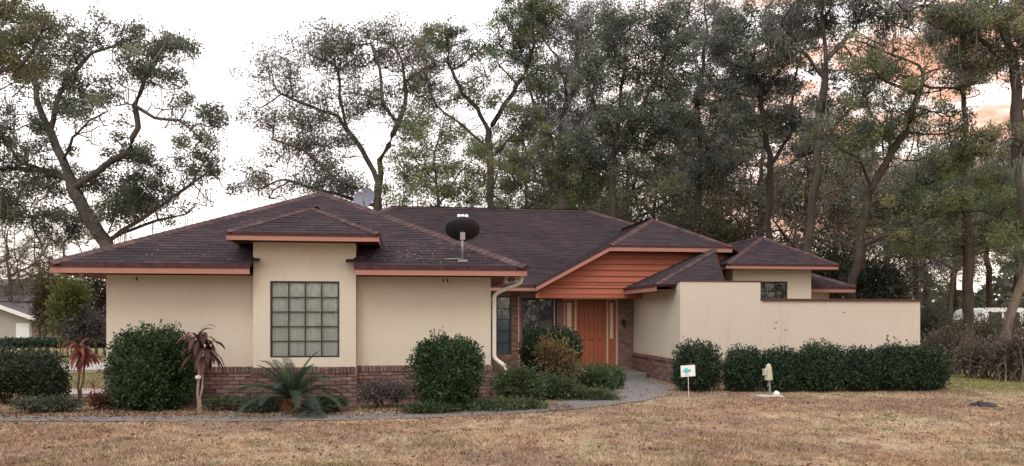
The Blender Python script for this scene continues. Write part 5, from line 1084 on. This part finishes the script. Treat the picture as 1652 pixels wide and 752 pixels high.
# ------------------------------------------------------------------ neighbour's house at the far left
d = 40
A = at(-95, 510, d); Bp = at(58, 510, d); nh = empty('neighbour_house', ((A[0] + Bp[0]) / 2, A[1], 0), 'small pale gabled house beyond the hedge at the far left', 'house')
x0, x1, y0 = A[0], Bp[0] - .5, A[1]; mx = at(-12, 0, d)[0]; zt = 1.62 - 5 / 1250 * d; zp = 1.62 + 16 / 1250 * d
hb('wall', [(x0, x1, y0, y0 + 9, 0, zt)], M['grey_wall'], nh)
b = MB(); b.prism([(x0, y0, zt), (x1, y0, zt), (mx, y0, zp - .1)], (0, .2, 0)); b.build('gable', M['grey_wall'], nh)
for xa, xb, nm in ((x0 - .5, mx, 'roof'), (x1 + .6, mx, 'roof')):
    b = MB(); b.prism([(xa, y0 - .5, zt - .12), (xb, y0 - .5, zp + .1), (xb, y0 - .5, zp + .22), (xa, y0 - .5, zt)], (0, 10, 0)); b.build('roof', M['grey_roof'], nh)
    b = MB(); b.prism([(xa, y0 - .53, zt - .2), (xb, y0 - .53, zp + .02), (xb, y0 - .53, zp + .23), (xa, y0 - .53, zt + .01)], (0, .028, 0)); b.build('fascia', M['white'], nh)
hb('roof', [(x0 - 6, x1 + 1.2, y0 + 6, y0 + 6.2, 0, 2.6)], M['grey_wall'], nh)
b = MB(); b.prism([(x0 - 7, y0 + 5.5, 2.5), (x1 + 1.6, y0 + 5.5, 2.5), (x1 - 1.5, y0 + 10, 4.0), (x0 - 7, y0 + 10, 4.0)], (0, .1, -.12)); b.build('roof', M['grey_roof'], nh)
dr = MB(); dr.box(x1 - .75, x1 - .1, y0 - .04, y0 - .002, .1, 1.25); dr.build('door', M['white'], nh)
wb_ = MB(); wb_.box(x1 - 3.2, x1 - 2.2, y0 - .04, y0 - .002, .6, 1.3); wd_ = wb_.build('window', M['frame'], nh)
# ------------------------------------------------------------------ parked vehicles seen through the trees
def vehicle(px, d, L_, H_, label, van=True, rz=0):
    base = gbase(px, d); s = empty('parked_van' if van else 'parked_car', base, label, 'van' if van else 'car'); o0 = origin(s); s.rotation_euler.z = rz
    if van: prof = [(-L_ / 2, .35), (-L_ / 2, 1.0), (-L_ / 2 + .75, 1.15), (-L_ / 2 + 1.3, H_ - .12), (-L_ / 2 + 1.7, H_), (L_ / 2 - .1, H_), (L_ / 2, H_ - .2), (L_ / 2, .35)]
    else: prof = [(-L_ / 2, .35), (-L_ / 2, .75), (-L_ / 2 + 1.1, .92), (-L_ / 2 + 1.8, H_ - .05), (L_ / 2 - 1.5, H_), (L_ / 2 - .7, .98), (L_ / 2, .9), (L_ / 2, .35)]
    b = MB(); b.prism([o0 + Vector((x, -.9, z)) for x, z in prof], (0, 1.8, 0)); body = b.build('body', M['white'], s)
    zb, zt_ = (1.2, H_ - .2) if van else (.95, H_ - .1)
    for a, c in ((-L_ / 2 + 1.55, -L_ / 2 + 2.2), (-L_ / 2 + 2.35, -L_ / 2 + 3.1), (-L_ / 2 + 3.3, L_ / 2 - (.5 if van else 1.5))):
        if c - a > .2: b = MB(); b.box(o0.x + a, o0.x + c, o0.y - .915, o0.y - .902, o0.z + zb, o0.z + zt_); b.build('window', M['frame'], s)
    for wx in (-L_ / 2 + .85, L_ / 2 - .85):
        for sy in (-.92, .72):
            b = MB(); b.lathe(o0 + Vector((wx, sy, .33)), [(.0, 0), (.2, 0), (.33, .02), (.33, .18), (.0, .2)], 16, (0, 1, 0)); wh = b.build('wheel', M['rubber'], s)
            b = MB(); b.lathe(o0 + Vector((wx, sy - .012, .33)), [(.0, 0), (.18, 0), (.19, .015)], 12, (0, 1, 0)); b.build('rim', M['metal_grey'], wh)
vehicle(1600, 36, 4.9, 2.15, 'white van parked beyond the thicket at the right')
vehicle(1500, 40, 4.4, 1.5, 'pale car parked in the distance behind the courtyard wall end', False)
